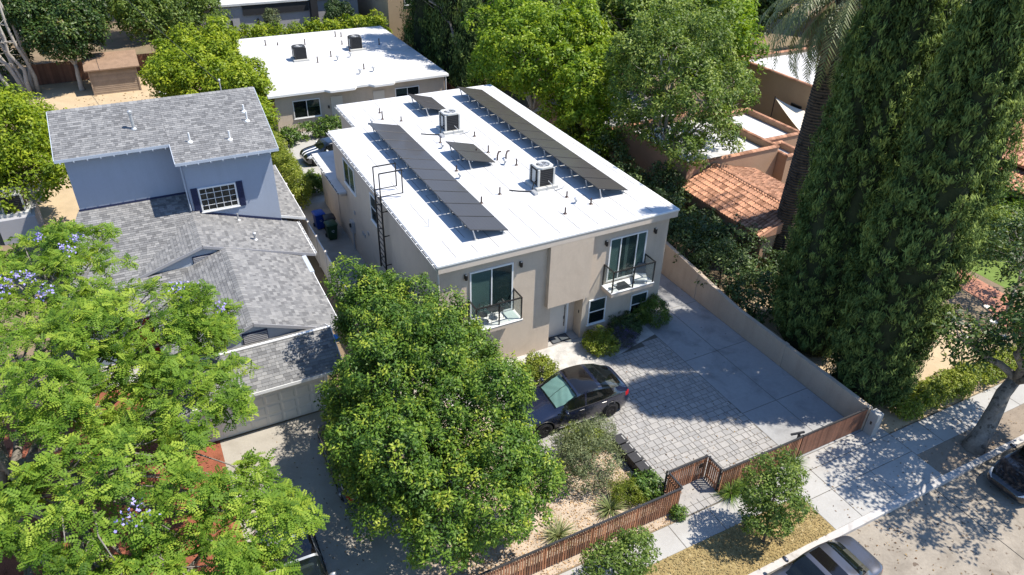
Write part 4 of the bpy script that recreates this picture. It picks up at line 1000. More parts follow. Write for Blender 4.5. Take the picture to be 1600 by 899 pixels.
def car(name, label, loc, rz, S, paint, group='cars', scale=1.0, cat='car'):
    """S: L,W, top/belt/bottom/plan profiles along x (0 = nose), wheels, glass ranges.  Nose points to local -x."""
    L, W = S['L'], S['W']; hw = W/2
    C = thing(name, loc, label, cat, group, rz); C.scale = (scale,)*3; OFF[C.name] = Vector((0, 0, 0))
    N = 72; xsn = [L*(.5-.5*math.cos(math.pi*i/(N-1)))*.35+L*i/(N-1)*.65 for i in range(N)]
    cab = [.955, .935, .90, .86, .82, .785, .70, .50, .25, 0]; cabz = [.02, .10, .32, .56, .80, .92, .972, .99, .998, 1]
    hood = [.955, .93, .88, .80, .70, .60, .46, .30, .15, 0]; hoodz = [.02, .22, .48, .70, .84, .91, .955, .98, .995, 1]
    rings = []
    for x in xsn:
        zt = interp(S['top'], x); zb = interp(S['bot'], x); be = min(interp(S['belt'], x), zt-.03); w_ = hw*interp(S['plan'], x); g = zt-be
        s = sstep(.14, .42, g); mid = zb+(be-zb)*.55
        r = [(w_*.86, zb), (w_*.955, zb+.06), (w_*.985, zb+(mid-zb)*.5), (w_, mid), (w_*.998, mid+(be-mid)*.5), (w_*.975, be-.03)]
        for k in range(10):
            yv = (hood[k]*(1-s)+cab[k]*s)*w_; zv = be+g*(hoodz[k]*(1-s)+cabz[k]*s); r.append((yv, zv))
        rings.append(r)
    nr = len(rings[0]); R_a = S['Ra']; wz = S['wr']
    def arch(x, z):
        for xw in S['wheels']:
            d = math.hypot(x-xw, z-wz)
            if d < R_a: return xw
        return None
    V = {}; verts = []
    def vid(i, k, side):
        key = (i, k, side if rings[i][k][0] > 1e-6 else 1)
        if key not in V:
            x = xsn[i]; yv, z = rings[i][k]
            if k <= 5:
                for xw in S['wheels']:
                    d = math.hypot(x-xw, z-wz)
                    if R_a*.80 < d < R_a*1.12 and z > wz-.18: x = xw+(x-xw)*R_a/d; z = wz+(z-wz)*R_a/d
            V[key] = len(verts); verts.append((x-L/2, yv*side, z))
        return V[key]
    parts = {}
    g = S['glass']
    for i in range(N-1):
        xc = (xsn[i]+xsn[i+1])/2
        for k in range(nr-1):
            zc = (rings[i][k][1]+rings[i+1][k+1][1])/2
            if k < 5 and any(math.hypot(xc-xw, zc-wz) < R_a*.97 for xw in S['wheels']): continue
            gh = interp(S['top'], xc)-interp(S['belt'], xc)
            for side in (1, -1):
                q = (vid(i, k, side), vid(i+1, k, side), vid(i+1, k+1, side), vid(i, k+1, side))
                q = tuple(dict.fromkeys(q))
                if side < 0: q = q[::-1]
                nm = 'body'
                if 6 <= k <= 9:
                    for j, (a, b) in enumerate(g['side']):
                        lean = .10*(k-6)*(1 if j == 0 else 0)
                        if a+lean < xc < b-(.12*(k-6) if j == len(g['side'])-1 else 0) and gh > .16: nm = ('side_window', j, side)
                if k >= 10+S.get('wedge', 0):
                    if g['wind'][0] < xc < g['wind'][1]: nm = 'windshield'
                    elif g['rear'][0] < xc < g['rear'][1]: nm = 'rear_window'
                    elif 'roof' in g and g['roof'][0] < xc < g['roof'][1] and k >= g['roof'][2]: nm = 'roof_glass'
                    elif S.get('stripe') and k == 13 and (xc < g['wind'][0]): nm = 'hood_stripe'
                if S.get('tail') and xc > L-S['tail'][0] and S['tail'][1] < zc < S['tail'][2] and k in (3, 4, 5, 6) : nm = ('tail_light', 0, side)
                if S.get('head') and xc < S['head'][0] and S['head'][1] < zc < S['head'][2] and k in (4, 5, 6, 7): nm = ('headlight', 0, side)
                parts.setdefault(nm, []).append(q)
    for i, nm in ((0, 'body'), (N-1, 'body')):
        loop = [vid(i, k, 1) for k in range(nr)]+[vid(i, k, -1) for k in range(nr-2, -1, -1)]
        parts[nm].append(tuple(loop if i == 0 else loop[::-1]))
    mats = {'body': paint, 'windshield': S.get('wmat', 'car_glass'), 'rear_window': 'car_glass', 'roof_glass': 'car_roof_glass', 'side_window': 'car_glass', 'tail_light': 'tail_red', 'headlight': 'head_lamp', 'hood_stripe': 'white_paint'}
    body = None
    for key in sorted(parts, key=lambda k: 0 if k == 'body' else 1):
        nm = key if isinstance(key, str) else key[0]
        mp = {}; vv = []; ff = []
        for f in parts[key]:
            for i in f:
                if i not in mp: mp[i] = len(vv); vv.append(verts[i])
            ff.append(tuple(mp[i] for i in f))
        me = bpy.data.meshes.new(nm); me.from_pydata(vv, [], ff); me.materials.append(MATS[mats[nm]]); me.polygons.foreach_set('use_smooth', [True]*len(ff)); me.update()
        if nm == 'windshield' or nm == 'rear_window' or nm == 'roof_glass' or nm == 'side_window':
            me.polygons.foreach_set('use_smooth', [True]*len(ff))
        o = make_obj(nm, me, C)
        if key == 'body': body = o
    # cabin floor so that nothing shows through the glass, underbody, wheel wells
    MB().box(-L/2+.25, L/2-.25, -hw*.80, hw*.80, .2, .30).build('underbody', 'plastic_black', C)
    cabx0, cabx1 = g['wind'][0]+.35, g['rear'][1]-.25
    seat = MB()
    for sx in S.get('seats', (L*.50, L*.68)):
        for sy in (-.38, .38): seat.bbox(sx-L/2-.1, sx-L/2+.12, sy-.24, sy+.24, .35, S['seat_h'], .05)
    seat.bbox(cabx0-L/2-.1, cabx0-L/2+.25, -hw*.8, hw*.8, .5, S['dash_h'], .05)
    seat.build('seats', 'interior', C)
    for xw in S['wheels']:
        for sd in (1, -1):
            ww = MB(); n = 18; yi, yo = sd*hw*.50, sd*hw*.93; vs = []
            for yv in (yi, yo):
                for t in range(n): a = math.pi*(-.12+1.24*t/(n-1)); vs.append((xw-L/2+R_a*.99*math.cos(a), yv, wz+R_a*.99*math.sin(a)))
            ww.add(vs, [(t, t+1, n+t+1, n+t) for t in range(n-1)]+[tuple(range(n))]); ww.build('wheel_well', 'plastic_black', C)
            yc = sd*(hw-.13); wr = S['wr']; tw = .105
            ty = MB(); ty.lathe((xw-L/2, yc, wr), [(wr*.70, -tw), (wr*.93, -tw), (wr*.995, -tw*.7), (wr, 0), (wr*.995, tw*.7), (wr*.93, tw), (wr*.70, tw)], 28, 'y')
            wh = ty.build('wheel', 'rubber', C, True)
            rm = MB(); yo = yc+sd*tw*1.04
            rm.lathe((xw-L/2, yo, wr), [(wr*.72, -.03), (wr*.72, .03), (wr*.66, .03), (wr*.64, -.03)], 28, 'y')
            for q in range(10):
                a = q*math.pi/5; c, s_ = math.cos(a), math.sin(a); p0 = Vector((xw-L/2+c*.05, yo+sd*.012, wr+s_*.05)); p1 = Vector((xw-L/2+c*wr*.67, yo, wr+s_*wr*.67)); rm.tube([p0, p1], [.03, .022], 5)
            rm.lathe((xw-L/2, yo, wr), [(.07, -.02), (.07, .02), (.03, .03)] if sd > 0 else [(.03, -.03), (.07, -.02), (.07, .02)], 12, 'y')
            rm.lathe((xw-L/2, yo-sd*.05, wr), [(wr*.68, -.004), (wr*.68, .004)], 20, 'y') if S.get('disc') else None
            rm.build('rim', S.get('rim', 'rim_dark'), wh, False)
            ac = MB(); ac.tube([(xw-L/2+R_a*1.01*math.cos(a), sd*(hw*interp(S['plan'], xw+R_a*math.cos(a))*.985), wz+R_a*1.01*math.sin(a)) for a in np.linspace(-.2, math.pi+.2, 20)], .022, 6); ac.build('arch_trim', S.get('trim', 'plastic_black'), C, True)
    for sd in (1, -1):
        xm = g['side'][0][0]+.32; zbm = interp(S['belt'], xm)+.09; ym = sd*hw*interp(S['plan'], xm)
        m_ = MB(); vs = []
        for t, sc_ in ((-.02, .55), (.05, .95), (.13, 1.0), (.2, .7)):
            for a in np.linspace(0, 2*math.pi, 10, endpoint=False): vs.append((xm-L/2+.07*sc_*math.cos(a)-.02, ym+sd*t, zbm+.075*sc_*math.sin(a)))
        m_.add(vs, [(i*10+k, i*10+(k+1) % 10, (i+1)*10+(k+1) % 10, (i+1)*10+k) for i in range(3) for k in range(10)]+[tuple(range(30, 40)), tuple(range(9, -1, -1))])
        m_.build('mirror', S.get('mirror', paint), C, True)
        for xh in S.get('handles', ()):
            zz = interp(S['belt'], xh)-.12; yv = sd*hw*interp(S['plan'], xh)
            MB().box(xh-L/2-.10, xh-L/2+.10, min(yv*.995, yv*.995+sd*.022), max(yv*.995, yv*.995+sd*.022), zz, zz+.03).build('door_handle', S.get('hmat', 'rim_silver'), C)
        # window-line trim and door seams follow the body side
        tl = MB(); a, b = g['side'][0][0]+.1, g['side'][-1][1]
        tl.tube([(x-L/2, sd*hw*interp(S['plan'], x)*.966, interp(S['belt'], x)+.004) for x in np.linspace(a, b, 18)], .012, 5); tl.build('window_trim', S.get('tmat', 'plastic_black'), C, True)
        for xs_ in S.get('seams', ()):
            se = MB(); pts = []
            for t in np.linspace(0, 1, 9):
                zb = interp(S['bot'], xs_); be = interp(S['belt'], xs_); z = zb+.12+(be-.02-zb-.12)*t; mid = zb+(be-zb)*.55; yv = hw*interp(S['plan'], xs_)*(1.0 if z < be-.15 else .99)
                pts.append((xs_-L/2, sd*(yv+.001), z))
            se.tube(pts, .005, 4); se.build('door_seam', 'plastic_black', C)
        sk = MB(); a, b = S['wheels'][0]+R_a+.03, S['wheels'][1]-R_a-.03
        sk.tube([(x-L/2, sd*hw*.955, interp(S['bot'], x)+.035) for x in np.linspace(a, b, 10)], .035, 6); sk.build('sill_trim', S.get('trim', 'plastic_black'), C, True)
    if S.get('plate'):
        x, z = S['plate']; MB().box(x-L/2, x-L/2+.012, -.16, .16, z, z+.12).build('number_plate', 'white_paint', C)
    return C
CROSS = dict(L=4.75, W=1.93, wr=.355, Ra=.415, wheels=(.88, 3.77), seat_h=1.15, dash_h=.98,
    top=[(0, .56), (.06, .66), (.25, .76), (.7, .88), (1.22, .99), (1.38, 1.06), (2.0, 1.44), (2.35, 1.575), (2.7, 1.615), (3.1, 1.60), (3.6, 1.50), (4.05, 1.34), (4.38, 1.19), (4.56, 1.12), (4.68, 1.0), (4.75, .80)],
    belt=[(0, .50), (.3, .70), (1.2, .90), (2.0, .95), (3.2, 1.00), (4.2, 1.04), (4.6, .98), (4.75, .70)],
    bot=[(0, .34), (.15, .22), (.5, .19), (4.3, .20), (4.6, .30), (4.75, .44)], plan=[(0, .60), (.10, .76), (.35, .90), (.9, .985), (2.4, 1.0), (3.8, .99), (4.4, .93), (4.65, .80), (4.75, .68)],
    glass=dict(side=[(1.42, 2.58), (2.66, 3.62), (3.68, 4.12)], wind=(1.36, 2.22), roof=(2.34, 3.22, 11), rear=(3.34, 4.42)),
    tail=(.32, .86, 1.02), head=(.42, .60, .78), handles=(2.42, 3.40), seams=(1.55, 2.60, 3.55), wmat='car_glass_clear', rim='rim_dark', trim='solar_frame', hmat='paint_navy', wedge=0)
SEDAN = dict(L=4.65, W=1.80, wr=.33, Ra=.385, wheels=(.92, 3.62), seat_h=1.0, dash_h=.9,
    top=[(0, .50), (.06, .60), (.3, .72), (.8, .84), (1.3, .93), (1.48, 1.0), (2.05, 1.33), (2.35, 1.42), (2.8, 1.44), (3.2, 1.39), (3.6, 1.24), (3.95, 1.06), (4.3, 1.03), (4.5, 1.0), (4.6, .92), (4.65, .78)],
    belt=[(0, .46), (.3, .66), (1.2, .86), (2.2, .90), (3.4, .94), (4.2, .95), (4.55, .90), (4.65, .66)],
    bot=[(0, .32), (.15, .20), (.5, .17), (4.2, .18), (4.5, .28), (4.65, .40)], plan=[(0, .58), (.12, .76), (.4, .92), (.95, .985), (2.4, 1.0), (3.7, .985), (4.3, .92), (4.55, .80), (4.65, .66)],
    glass=dict(side=[(1.52, 2.50), (2.58, 3.36), (3.42, 3.74)], wind=(1.46, 2.22), rear=(3.22, 3.90), roof=(2.38, 2.80, 12)),
    tail=(.30, .74, .92), head=(.40, .54, .72), handles=(2.38, 3.2), seams=(1.6, 2.54, 3.3), rim='rim_silver', hmat='paint_grey', plate=(4.58, .62))
MINI = dict(L=3.85, W=1.73, wr=.31, Ra=.365, wheels=(.70, 3.20), seat_h=1.05, dash_h=.95,
    top=[(0, .60), (.05, .72), (.25, .84), (.7, .92), (1.05, .96), (1.18, 1.02), (1.62, 1.36), (1.85, 1.42), (2.4, 1.43), (3.1, 1.39), (3.35, 1.30), (3.62, 1.04), (3.78, .92), (3.85, .70)],
    belt=[(0, .54), (.25, .76), (1.0, .90), (2.5, .94), (3.5, .96), (3.85, .64)], bot=[(0, .34), (.12, .22), (.4, .18), (3.5, .19), (3.85, .36)],
    plan=[(0, .70), (.08, .84), (.3, .95), (.8, .99), (2, 1.0), (3.2, .99), (3.65, .92), (3.85, .78)],
    glass=dict(side=[(1.2, 2.35), (2.42, 3.2)], wind=(1.14, 1.74), rear=(3.28, 3.64)), tail=(.22, .72, .92), head=(.36, .66, .86), handles=(2.2,), seams=(1.25, 2.38), rim='rim_dark', mirror='white_paint', stripe=True)
VAN = dict(SEDAN); VAN['L'] = 4.6
car('crossover_car', 'dark navy crossover with teal sunshade behind its windscreen parked on the paved court', (4.12, -3.93, .024), math.radians(-2.5), CROSS, 'paint_navy', scale=1.075)
car('sedan_car', 'dark grey sedan with sunroof parked at the kerb, bottom edge of view', (6.98, -14.92, -.13), math.radians(1.0), SEDAN, 'paint_grey')
car('parked_car', 'black car under the magnolia at right edge of view, only its tail showing', (18.95, -15.05, -.13), math.radians(0), SEDAN, 'paint_black')
car('hatchback_car', 'small black hatchback with white bonnet stripes on the back patio', (2.25, 26.6, .01), math.radians(8), MINI, 'paint_black')
car('parked_car', 'dark car mostly hidden under the dense tree beside the driveway', (-4.95, -3.0, .006), math.radians(-90), SEDAN, 'paint_navy')
car('parked_car', 'silver car on the tan driveway under the feathery jacaranda', (-8.1, -7.4, .006), math.radians(90), CROSS, 'paint_silver')
# sunshade behind the windscreen of the crossover
c_ = bpy.data.objects['crossover_car']
SS = thing('windscreen_sunshade', (4.12, -3.93, .024), 'folded pale teal sunshade lying behind navy crossover windscreen', 'sunshade', rz=math.radians(-2.5)); SS.scale = (1.075,)*3; OFF[SS.name] = Vector((0, 0, 0))
for sd in (-1, 1):
    vs = []; nu, nv = 10, 8
    for i in range(nu+1):
        x = 1.46+(2.20-1.46)*i/nu
        zt = interp(CROSS['top'], x)
        for j in range(nv+1):
            f = j/nv; hwv = CROSS['W']/2*(.74-.05*i/nu); yv = sd*(.012+(hwv-.012)*f)
            drop = .085+.05*f*f+(.012*math.sin(i*1.7+j*.9)); vs.append((x-CROSS['L']/2+.05, yv, zt-drop))
    MB().add(vs, [(i*(nv+1)+j, (i+1)*(nv+1)+j, (i+1)*(nv+1)+j+1, i*(nv+1)+j+1) for i in range(nu) for j in range(nv)]).build('shade_panel', 'sunshade', SS, True)
# ------------------------------------------------------------------ foliage
def unit(v): return v/np.maximum(1e-9, np.linalg.norm(v, axis=-1, keepdims=True))
def leaf_quads(P, N, U, L, W, fold=.18):
    """rhombic leaves: base, side, tip, side"""
    U = unit(U-N*np.sum(U*N, 1, keepdims=True)); S = np.cross(N, U); L = L[:, None]; W = W[:, None]
    a = P; b = P+U*L*.45+S*W*.5+N*W*fold; c = P+U*L-N*L*.08; d = P+U*L*.45-S*W*.5+N*W*fold
    V = np.stack([a, b, c, d], 1).reshape(-1, 3); F = np.arange(len(V)).reshape(-1, 4)
    return V, F
def rdir(rg, n): return unit(rg.normal(size=(n, 3)))
def lobe_points(rg, lobes, n, lo=.80, hi=1.06, under=-.55):
    """points near the skin of a union of ellipsoids, with outward directions"""
    lobes = np.asarray(lobes, float); A = (lobes[:, 3]*lobes[:, 4]+lobes[:, 3]*lobes[:, 5]+lobes[:, 4]*lobes[:, 5]); pr = A/A.sum()
    out, dirs = [], []; need = n
    while need > 0:
        k = rg.choice(len(lobes), size=need*2, p=pr); d = rdir(rg, need*2); r = rg.uniform(lo, hi, need*2)
        p = lobes[k, :3]+d*lobes[k, 3:]*r[:, None]; ok = d[:, 2] > under
        for j in range(len(lobes)):
            q = np.linalg.norm((p-lobes[j, :3])/lobes[j, 3:], axis=1); ok &= ~((q < .78) & (k != j))
        nd = unit(d/lobes[k, 3:]); p, nd = p[ok][:need], nd[ok][:need]
        out.append(p); dirs.append(nd); need -= len(p)
    return np.concatenate(out), np.concatenate(dirs)
def clump_leaves(rg, C, D, per, cr, L, W, up=.5, out=.6, rand=.55, tip=.0, elong=1.0, tvar=.25, zmin=.05, lift=0., leafvar=.5):
    """leaves on small clumps: C centres, D outward directions"""
    n = len(C); K = n*per; ci = np.repeat(np.arange(n), per)
    d = unit(rg.normal(size=(K, 3))+D[ci]*.55+np.array([0, 0, .25])); rad = cr*rg.uniform(.65, 1.3, n)[ci]*(.35+.65*rg.random(K)**.6)
    axis = unit(D+np.array([0, 0, .9]))[ci]; off = d*rad[:, None]; off += axis*(np.sum(off*axis, 1, keepdims=True))*(elong-1)
    P = C[ci]+off
    N = unit(d*out+D[ci]*.35+np.array([0, 0, up])+rg.normal(size=(K, 3))*rand)
    U = unit(d*.8+rg.normal(size=(K, 3))*(.7 if not lift else .35)+np.array([0, 0, -.1+lift]))
    sz = rg.uniform(.7, 1.25, K); V, F = leaf_quads(P, N, U, L*sz, W*sz)
    ct = rg.normal(0, tvar*.55, n)[ci]
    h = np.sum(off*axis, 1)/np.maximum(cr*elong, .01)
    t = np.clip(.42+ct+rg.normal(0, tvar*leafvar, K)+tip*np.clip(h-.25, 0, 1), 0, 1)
    keep = P[:, 2] > zmin
    if not keep.all():
        V = V.reshape(-1, 4, 3)[keep].reshape(-1, 3); F = np.arange(len(V)).reshape(-1, 4); t = t[keep]
    return V, F, t
def join(parts):
    Vs, Fs, Ts = [], [], []; o = 0
    for V, F, t in parts: Vs.append(V); Fs.append(F+o); Ts.append(t); o += len(V)
    return np.concatenate(Vs), np.concatenate(Fs), np.concatenate(Ts)
def foliage_obj(name, geo, m, parent):
    V, F, t = geo; off = offset_of(parent); return make_obj(name, np_mesh(name, V-np.array(off), F, t, m), parent)
def curve(p0, p1, bend, rg, n=6, wob=.12):
    p0 = np.array(p0, float); p1 = np.array(p1, float); L = np.linalg.norm(p1-p0); ts = np.linspace(0, 1, n)
    pts = p0+(p1-p0)*ts[:, None]; pts += np.array(bend)*(np.sin(ts*math.pi))[:, None]; j = rg.normal(0, wob*L*.25, (n, 3)); j[0] = j[-1] = 0
    return [tuple(p) for p in pts+j*np.sin(ts*math.pi)[:, None]]
def limbs(parent, rg, base, fork, r0, lobes, m='bark', twigs=8, trunk_to=None, tips=None, name='trunk', sides=8):
    mb = MB(); base = np.array(base, float); fork = np.array(fork, float)
    tr = curve(base-np.array([0, 0, .15]), fork, (0, 0, 0), rg, 6, .10); rr = list(np.linspace(r0*1.15, r0*.72, 6)); rr[0] = r0*1.45; mb.tube(tr, rr, sides+2)
    for lb in lobes:
        c = np.array(lb[:3], float); R = np.array(lb[3:], float); end = c+np.array([0, 0, R[2]*.15])
        pts = curve(fork-np.array([0, 0, .1]), end, (0, 0, .10*np.linalg.norm(end-fork)), rg, 7, .2); mb.tube(pts, list(np.linspace(r0*.55, r0*.16, 7)), sides-1)
        for _ in range(twigs):
            d = rdir(rg, 1)[0]; d[2] = abs(d[2])*.8-.1; s = np.array(pts[rg.integers(2, 7)]); e = c+d*R*rg.uniform(.7, .95)
            mb.tube(curve(s, e, (0, 0, .08), rg, 5, .25), list(np.linspace(r0*.16, r0*.03, 5)), 5)
    return mb.build(name, m, parent, True)
def sublobes(rg, lobes, k, f0, f1):
    """billows: smaller ellipsoids standing on the skin of each lobe"""
    out = []
    for lb in lobes:
        c = np.array(lb[:3]); R = np.array(lb[3:]); out.append((*c, *(R*.80))); d0 = rdir(rg, k*4); ds = []
        for d in d0:
            if d[2] > -.55 and all(np.dot(d, e) < .62 for e in ds): ds.append(d)
            if len(ds) >= k: break
        for d in ds:
            r = R.mean()*rg.uniform(f0, f1); out.append((*(c+d*(R-r*.55)), r, r, r*1.15))
    return out
def tree(name, label, cat, base, fork, r0, lobes, leaf, m, n_cl, per, cr, L, W, seed, group=None, bark='bark', twigs=6, inner=.2, under=-.55, sub=(7, .34, .5), **kw):
    rg = np.random.default_rng(seed); T = thing(name, (base[0], base[1], 0), label, cat, group)
    limbs(T, rg, (base[0], base[1], 0), fork, r0, lobes, bark, twigs)
    SLB = sublobes(rg, lobes, *sub) if sub else lobes
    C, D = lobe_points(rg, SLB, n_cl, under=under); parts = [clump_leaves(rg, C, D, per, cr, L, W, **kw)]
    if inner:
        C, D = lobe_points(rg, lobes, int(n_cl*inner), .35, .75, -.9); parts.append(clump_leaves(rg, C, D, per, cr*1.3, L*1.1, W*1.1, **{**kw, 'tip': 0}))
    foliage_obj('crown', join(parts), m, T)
    return T
# ---- dense evergreen tree in front of the house
tree('evergreen_tree', 'huge dense green tree with yellow green tips in front of beige house', 'tree', (-3.1, -5.6), (-3.0, -5.2, 1.7), .26,
     [(-3.0, -.1, 4.5, 1.35, 1.5, 2.4), (-1.9, -1.6, 4.1, 1.7, 1.7, 2.3), (-.6, -2.6, 3.8, 1.6, 1.6, 2.0), (-2.9, -4.4, 4.4, 2.6, 2.6, 2.7), (-1.4, -6.6, 3.6, 2.2, 2.3, 2.3), (-4.1, -6.8, 3.7, 2.0, 2.2, 2.5), (-2.5, -9.0, 2.9, 2.5, 1.7, 2.2), (-4.6, -4.3, 2.9, 1.4, 1.9, 1.9), (-.6, -8.4, 2.6, 1.2, 1.3, 1.5)],
     None, 'leaf_ficus', 2100, 60, .25, .125, .056, 11, twigs=10, tip=.50, elong=1.6, tvar=.26, leafvar=.3, inner=.18, sub=(9, .30, .42))
# ---- jacaranda
FR = []
for i in range(5):
    t = .14+.86*i/4; l = .42*(1-.6*abs(t-.42)); z = -.30*t*t
    for sd in (-1, 1):
        b = np.array([t-.05, 0, z]); u = np.array([.45, sd*.89, -.18]); s = np.array([.89, -sd*.45, 0])*.105
        FR.append([b, b+u*l*.5+s, b+u*l, b+u*l*.5-s])
FR = np.array(FR)                                            # (16,4,3) one feathery frond of length 1
def fronds(rg, P, U, N, L, tint):
    U = unit(U); S = unit(np.cross(N, U)); N2 = np.cross(U, S); M = np.stack([U, S, N2], 2)*L[:, None, None]
    V = np.einsum('kij,abj->kabi', M, FR)+P[:, None, None, :]; V = V.reshape(-1, 3)
    return V, np.arange(len(V)).reshape(-1, 4), np.clip(np.repeat(tint, len(FR))+rg.normal(0, .06, len(FR)*len(P)), 0, 1)
def rosettes(rg, C, D, per, L, droop=.25):
    n = len(C); ci = np.repeat(np.arange(n), per); K = n*per; a = np.tile(np.arange(per)*2.4, n)+rg.random(K)*.9
    up = unit(D*.5+np.array([0, 0, 1.0])+rg.normal(0, .25, (n, 3)))[ci]
    ref = unit(np.cross(up, rdir(rg, K)*.2+np.array([1., 0, 0]))); r2 = np.cross(up, ref); rad = ref*np.cos(a)[:, None]+r2*np.sin(a)[:, None]
    el = rg.uniform(-.15, .9, K); U = unit(rad*np.cos(el)[:, None]+up*np.sin(el)[:, None]-np.array([0, 0, droop])); P = C[ci]+rad*.04+up*rg.uniform(-.1, .1, K)[:, None]
    t = np.clip(.42+rg.normal(0, .22, n)[ci]+rg.normal(0, .14, K)+.25*np.sin(el), 0, 1)
    return fronds(rg, P, U, up+rg.normal(0, .3, (K, 3)), L*rg.uniform(.7, 1.2, K), t)
rg = np.random.default_rng(5)
J = thing('jacaranda_tree', (-15.6, -2.6, 0), 'large feathery bright green jacaranda with a few purple blossoms over the blue house front', 'tree')
JL = [(-14.6, -1.8, 6.9, 3.4, 3.4, 1.5), (-10.6, .6, 6.3, 2.6, 2.7, 1.25), (-9.9, -3.6, 5.8, 2.0, 2.3, 1.2), (-12.4, -6.6, 5.9, 3.0, 2.6, 1.4), (-9.0, -8.2, 4.8, 1.7, 1.9, 1.1), (-16.8, 3.2, 6.6, 3.0, 2.8, 1.3), (-13.2, 3.9, 6.7, 2.3, 2.1, 1.1), (-17.2, -5.6, 5.6, 2.8, 2.8, 1.4), (-14.2, -10.2, 4.6, 2.8, 2.2, 1.3), (-10.9, -11.0, 4.0, 2.1, 1.7, 1.0), (-8.9, .9, 5.2, 1.3, 1.6, .9), (-13.0, 6.8, 6.6, 1.9, 1.6, .9), (-17.5, 7.0, 6.3, 2.5, 2.0, 1.1), (-9.9, -10.2, 4.3, 1.8, 1.5, 1.0), (-12.2, -9.2, 4.6, 2.0, 1.6, 1.0), (-11.6, -1.6, 5.0, 2.0, 2.0, .9)]
mbj = MB(); fk = np.array([-15.4, -2.4, 2.4])
for (bx, by, dx, dy) in ((-15.7, -2.4, 0, 0), (-16.1, -1.4, -.9, .8), (-15.1, -3.2, .8, -.8)):
    mbj.tube(curve((bx, by, -.1), (bx+dx, by+dy, 3.0), (0, 0, 0), rg, 6, .12), list(np.linspace(.27, .17, 6)), 9)
for i, lb in enumerate(JL):
    c = np.array(lb[:3]); R = np.array(lb[3:]); s0 = np.array([(-15.7, -2.4, 2.8), (-17.0, -.6, 2.8), (-14.3, -4.0, 2.8)][i % 3 if i not in (1, 6, 10, 11) else 0])
    pts = curve(s0, c+np.array([0, 0, R[2]*.2]), (0, 0, .6), rg, 8, .22); mbj.tube(pts, list(np.linspace(.16, .05, 8)), 7)
    for _ in range(16):
        d = rdir(rg, 1)[0]; d[2] = abs(d[2])*.6; st_ = np.array(pts[rg.integers(3, 8)]); mbj.tube(curve(st_, c+d*R*rg.uniform(.55, .98), (0, 0, .12), rg, 5, .3), list(np.linspace(.045, .012, 5)), 5)
mbj.build('trunk', 'bark_grey', J, True)
C1, D1 = lobe_points(rg, sublobes(rg, JL, 11, .18, .30), 2650, .80, 1.06, -.2); C2, D2 = lobe_points(rg, JL, 260, .2, .7, -.6)
foliage_obj('crown', join([rosettes(rg, C1, D1, 9, .285), rosettes(rg, C2, D2, 8, .28)]), 'leaf_jacaranda', J)
hi = C1[(D1[:, 2] > .45)]; pick = hi[rg.choice(len(hi), 3, replace=False)]; fl_ = []
for (fx, fy, fz) in ((-12.2, 4.6, 7.8), (-13.9, 1.5, 8.3), (-13.4, 4.9, 7.9), (-9.3, .2, 7.4), (-13.0, .3, 8.2), (-14.2, .9, 8.3), (-12.5, 3.6, 7.9), (-11.4, -8.6, 6.7)): pick = np.vstack([pick, (fx, fy, fz)])
for p in pick:
    k = 44; Pq = p+np.array([0, 0, .2])+rg.normal(0, 1, (k, 3))*np.array([.19, .17, .12])*rg.uniform(.6, 1.2); V, F = leaf_quads(Pq, rdir(rg, k), rdir(rg, k), np.full(k, .09), np.full(k, .07)); fl_.append((V, F, rg.random(k)))
foliage_obj('blossom', join(fl_), 'flower_purple', J)
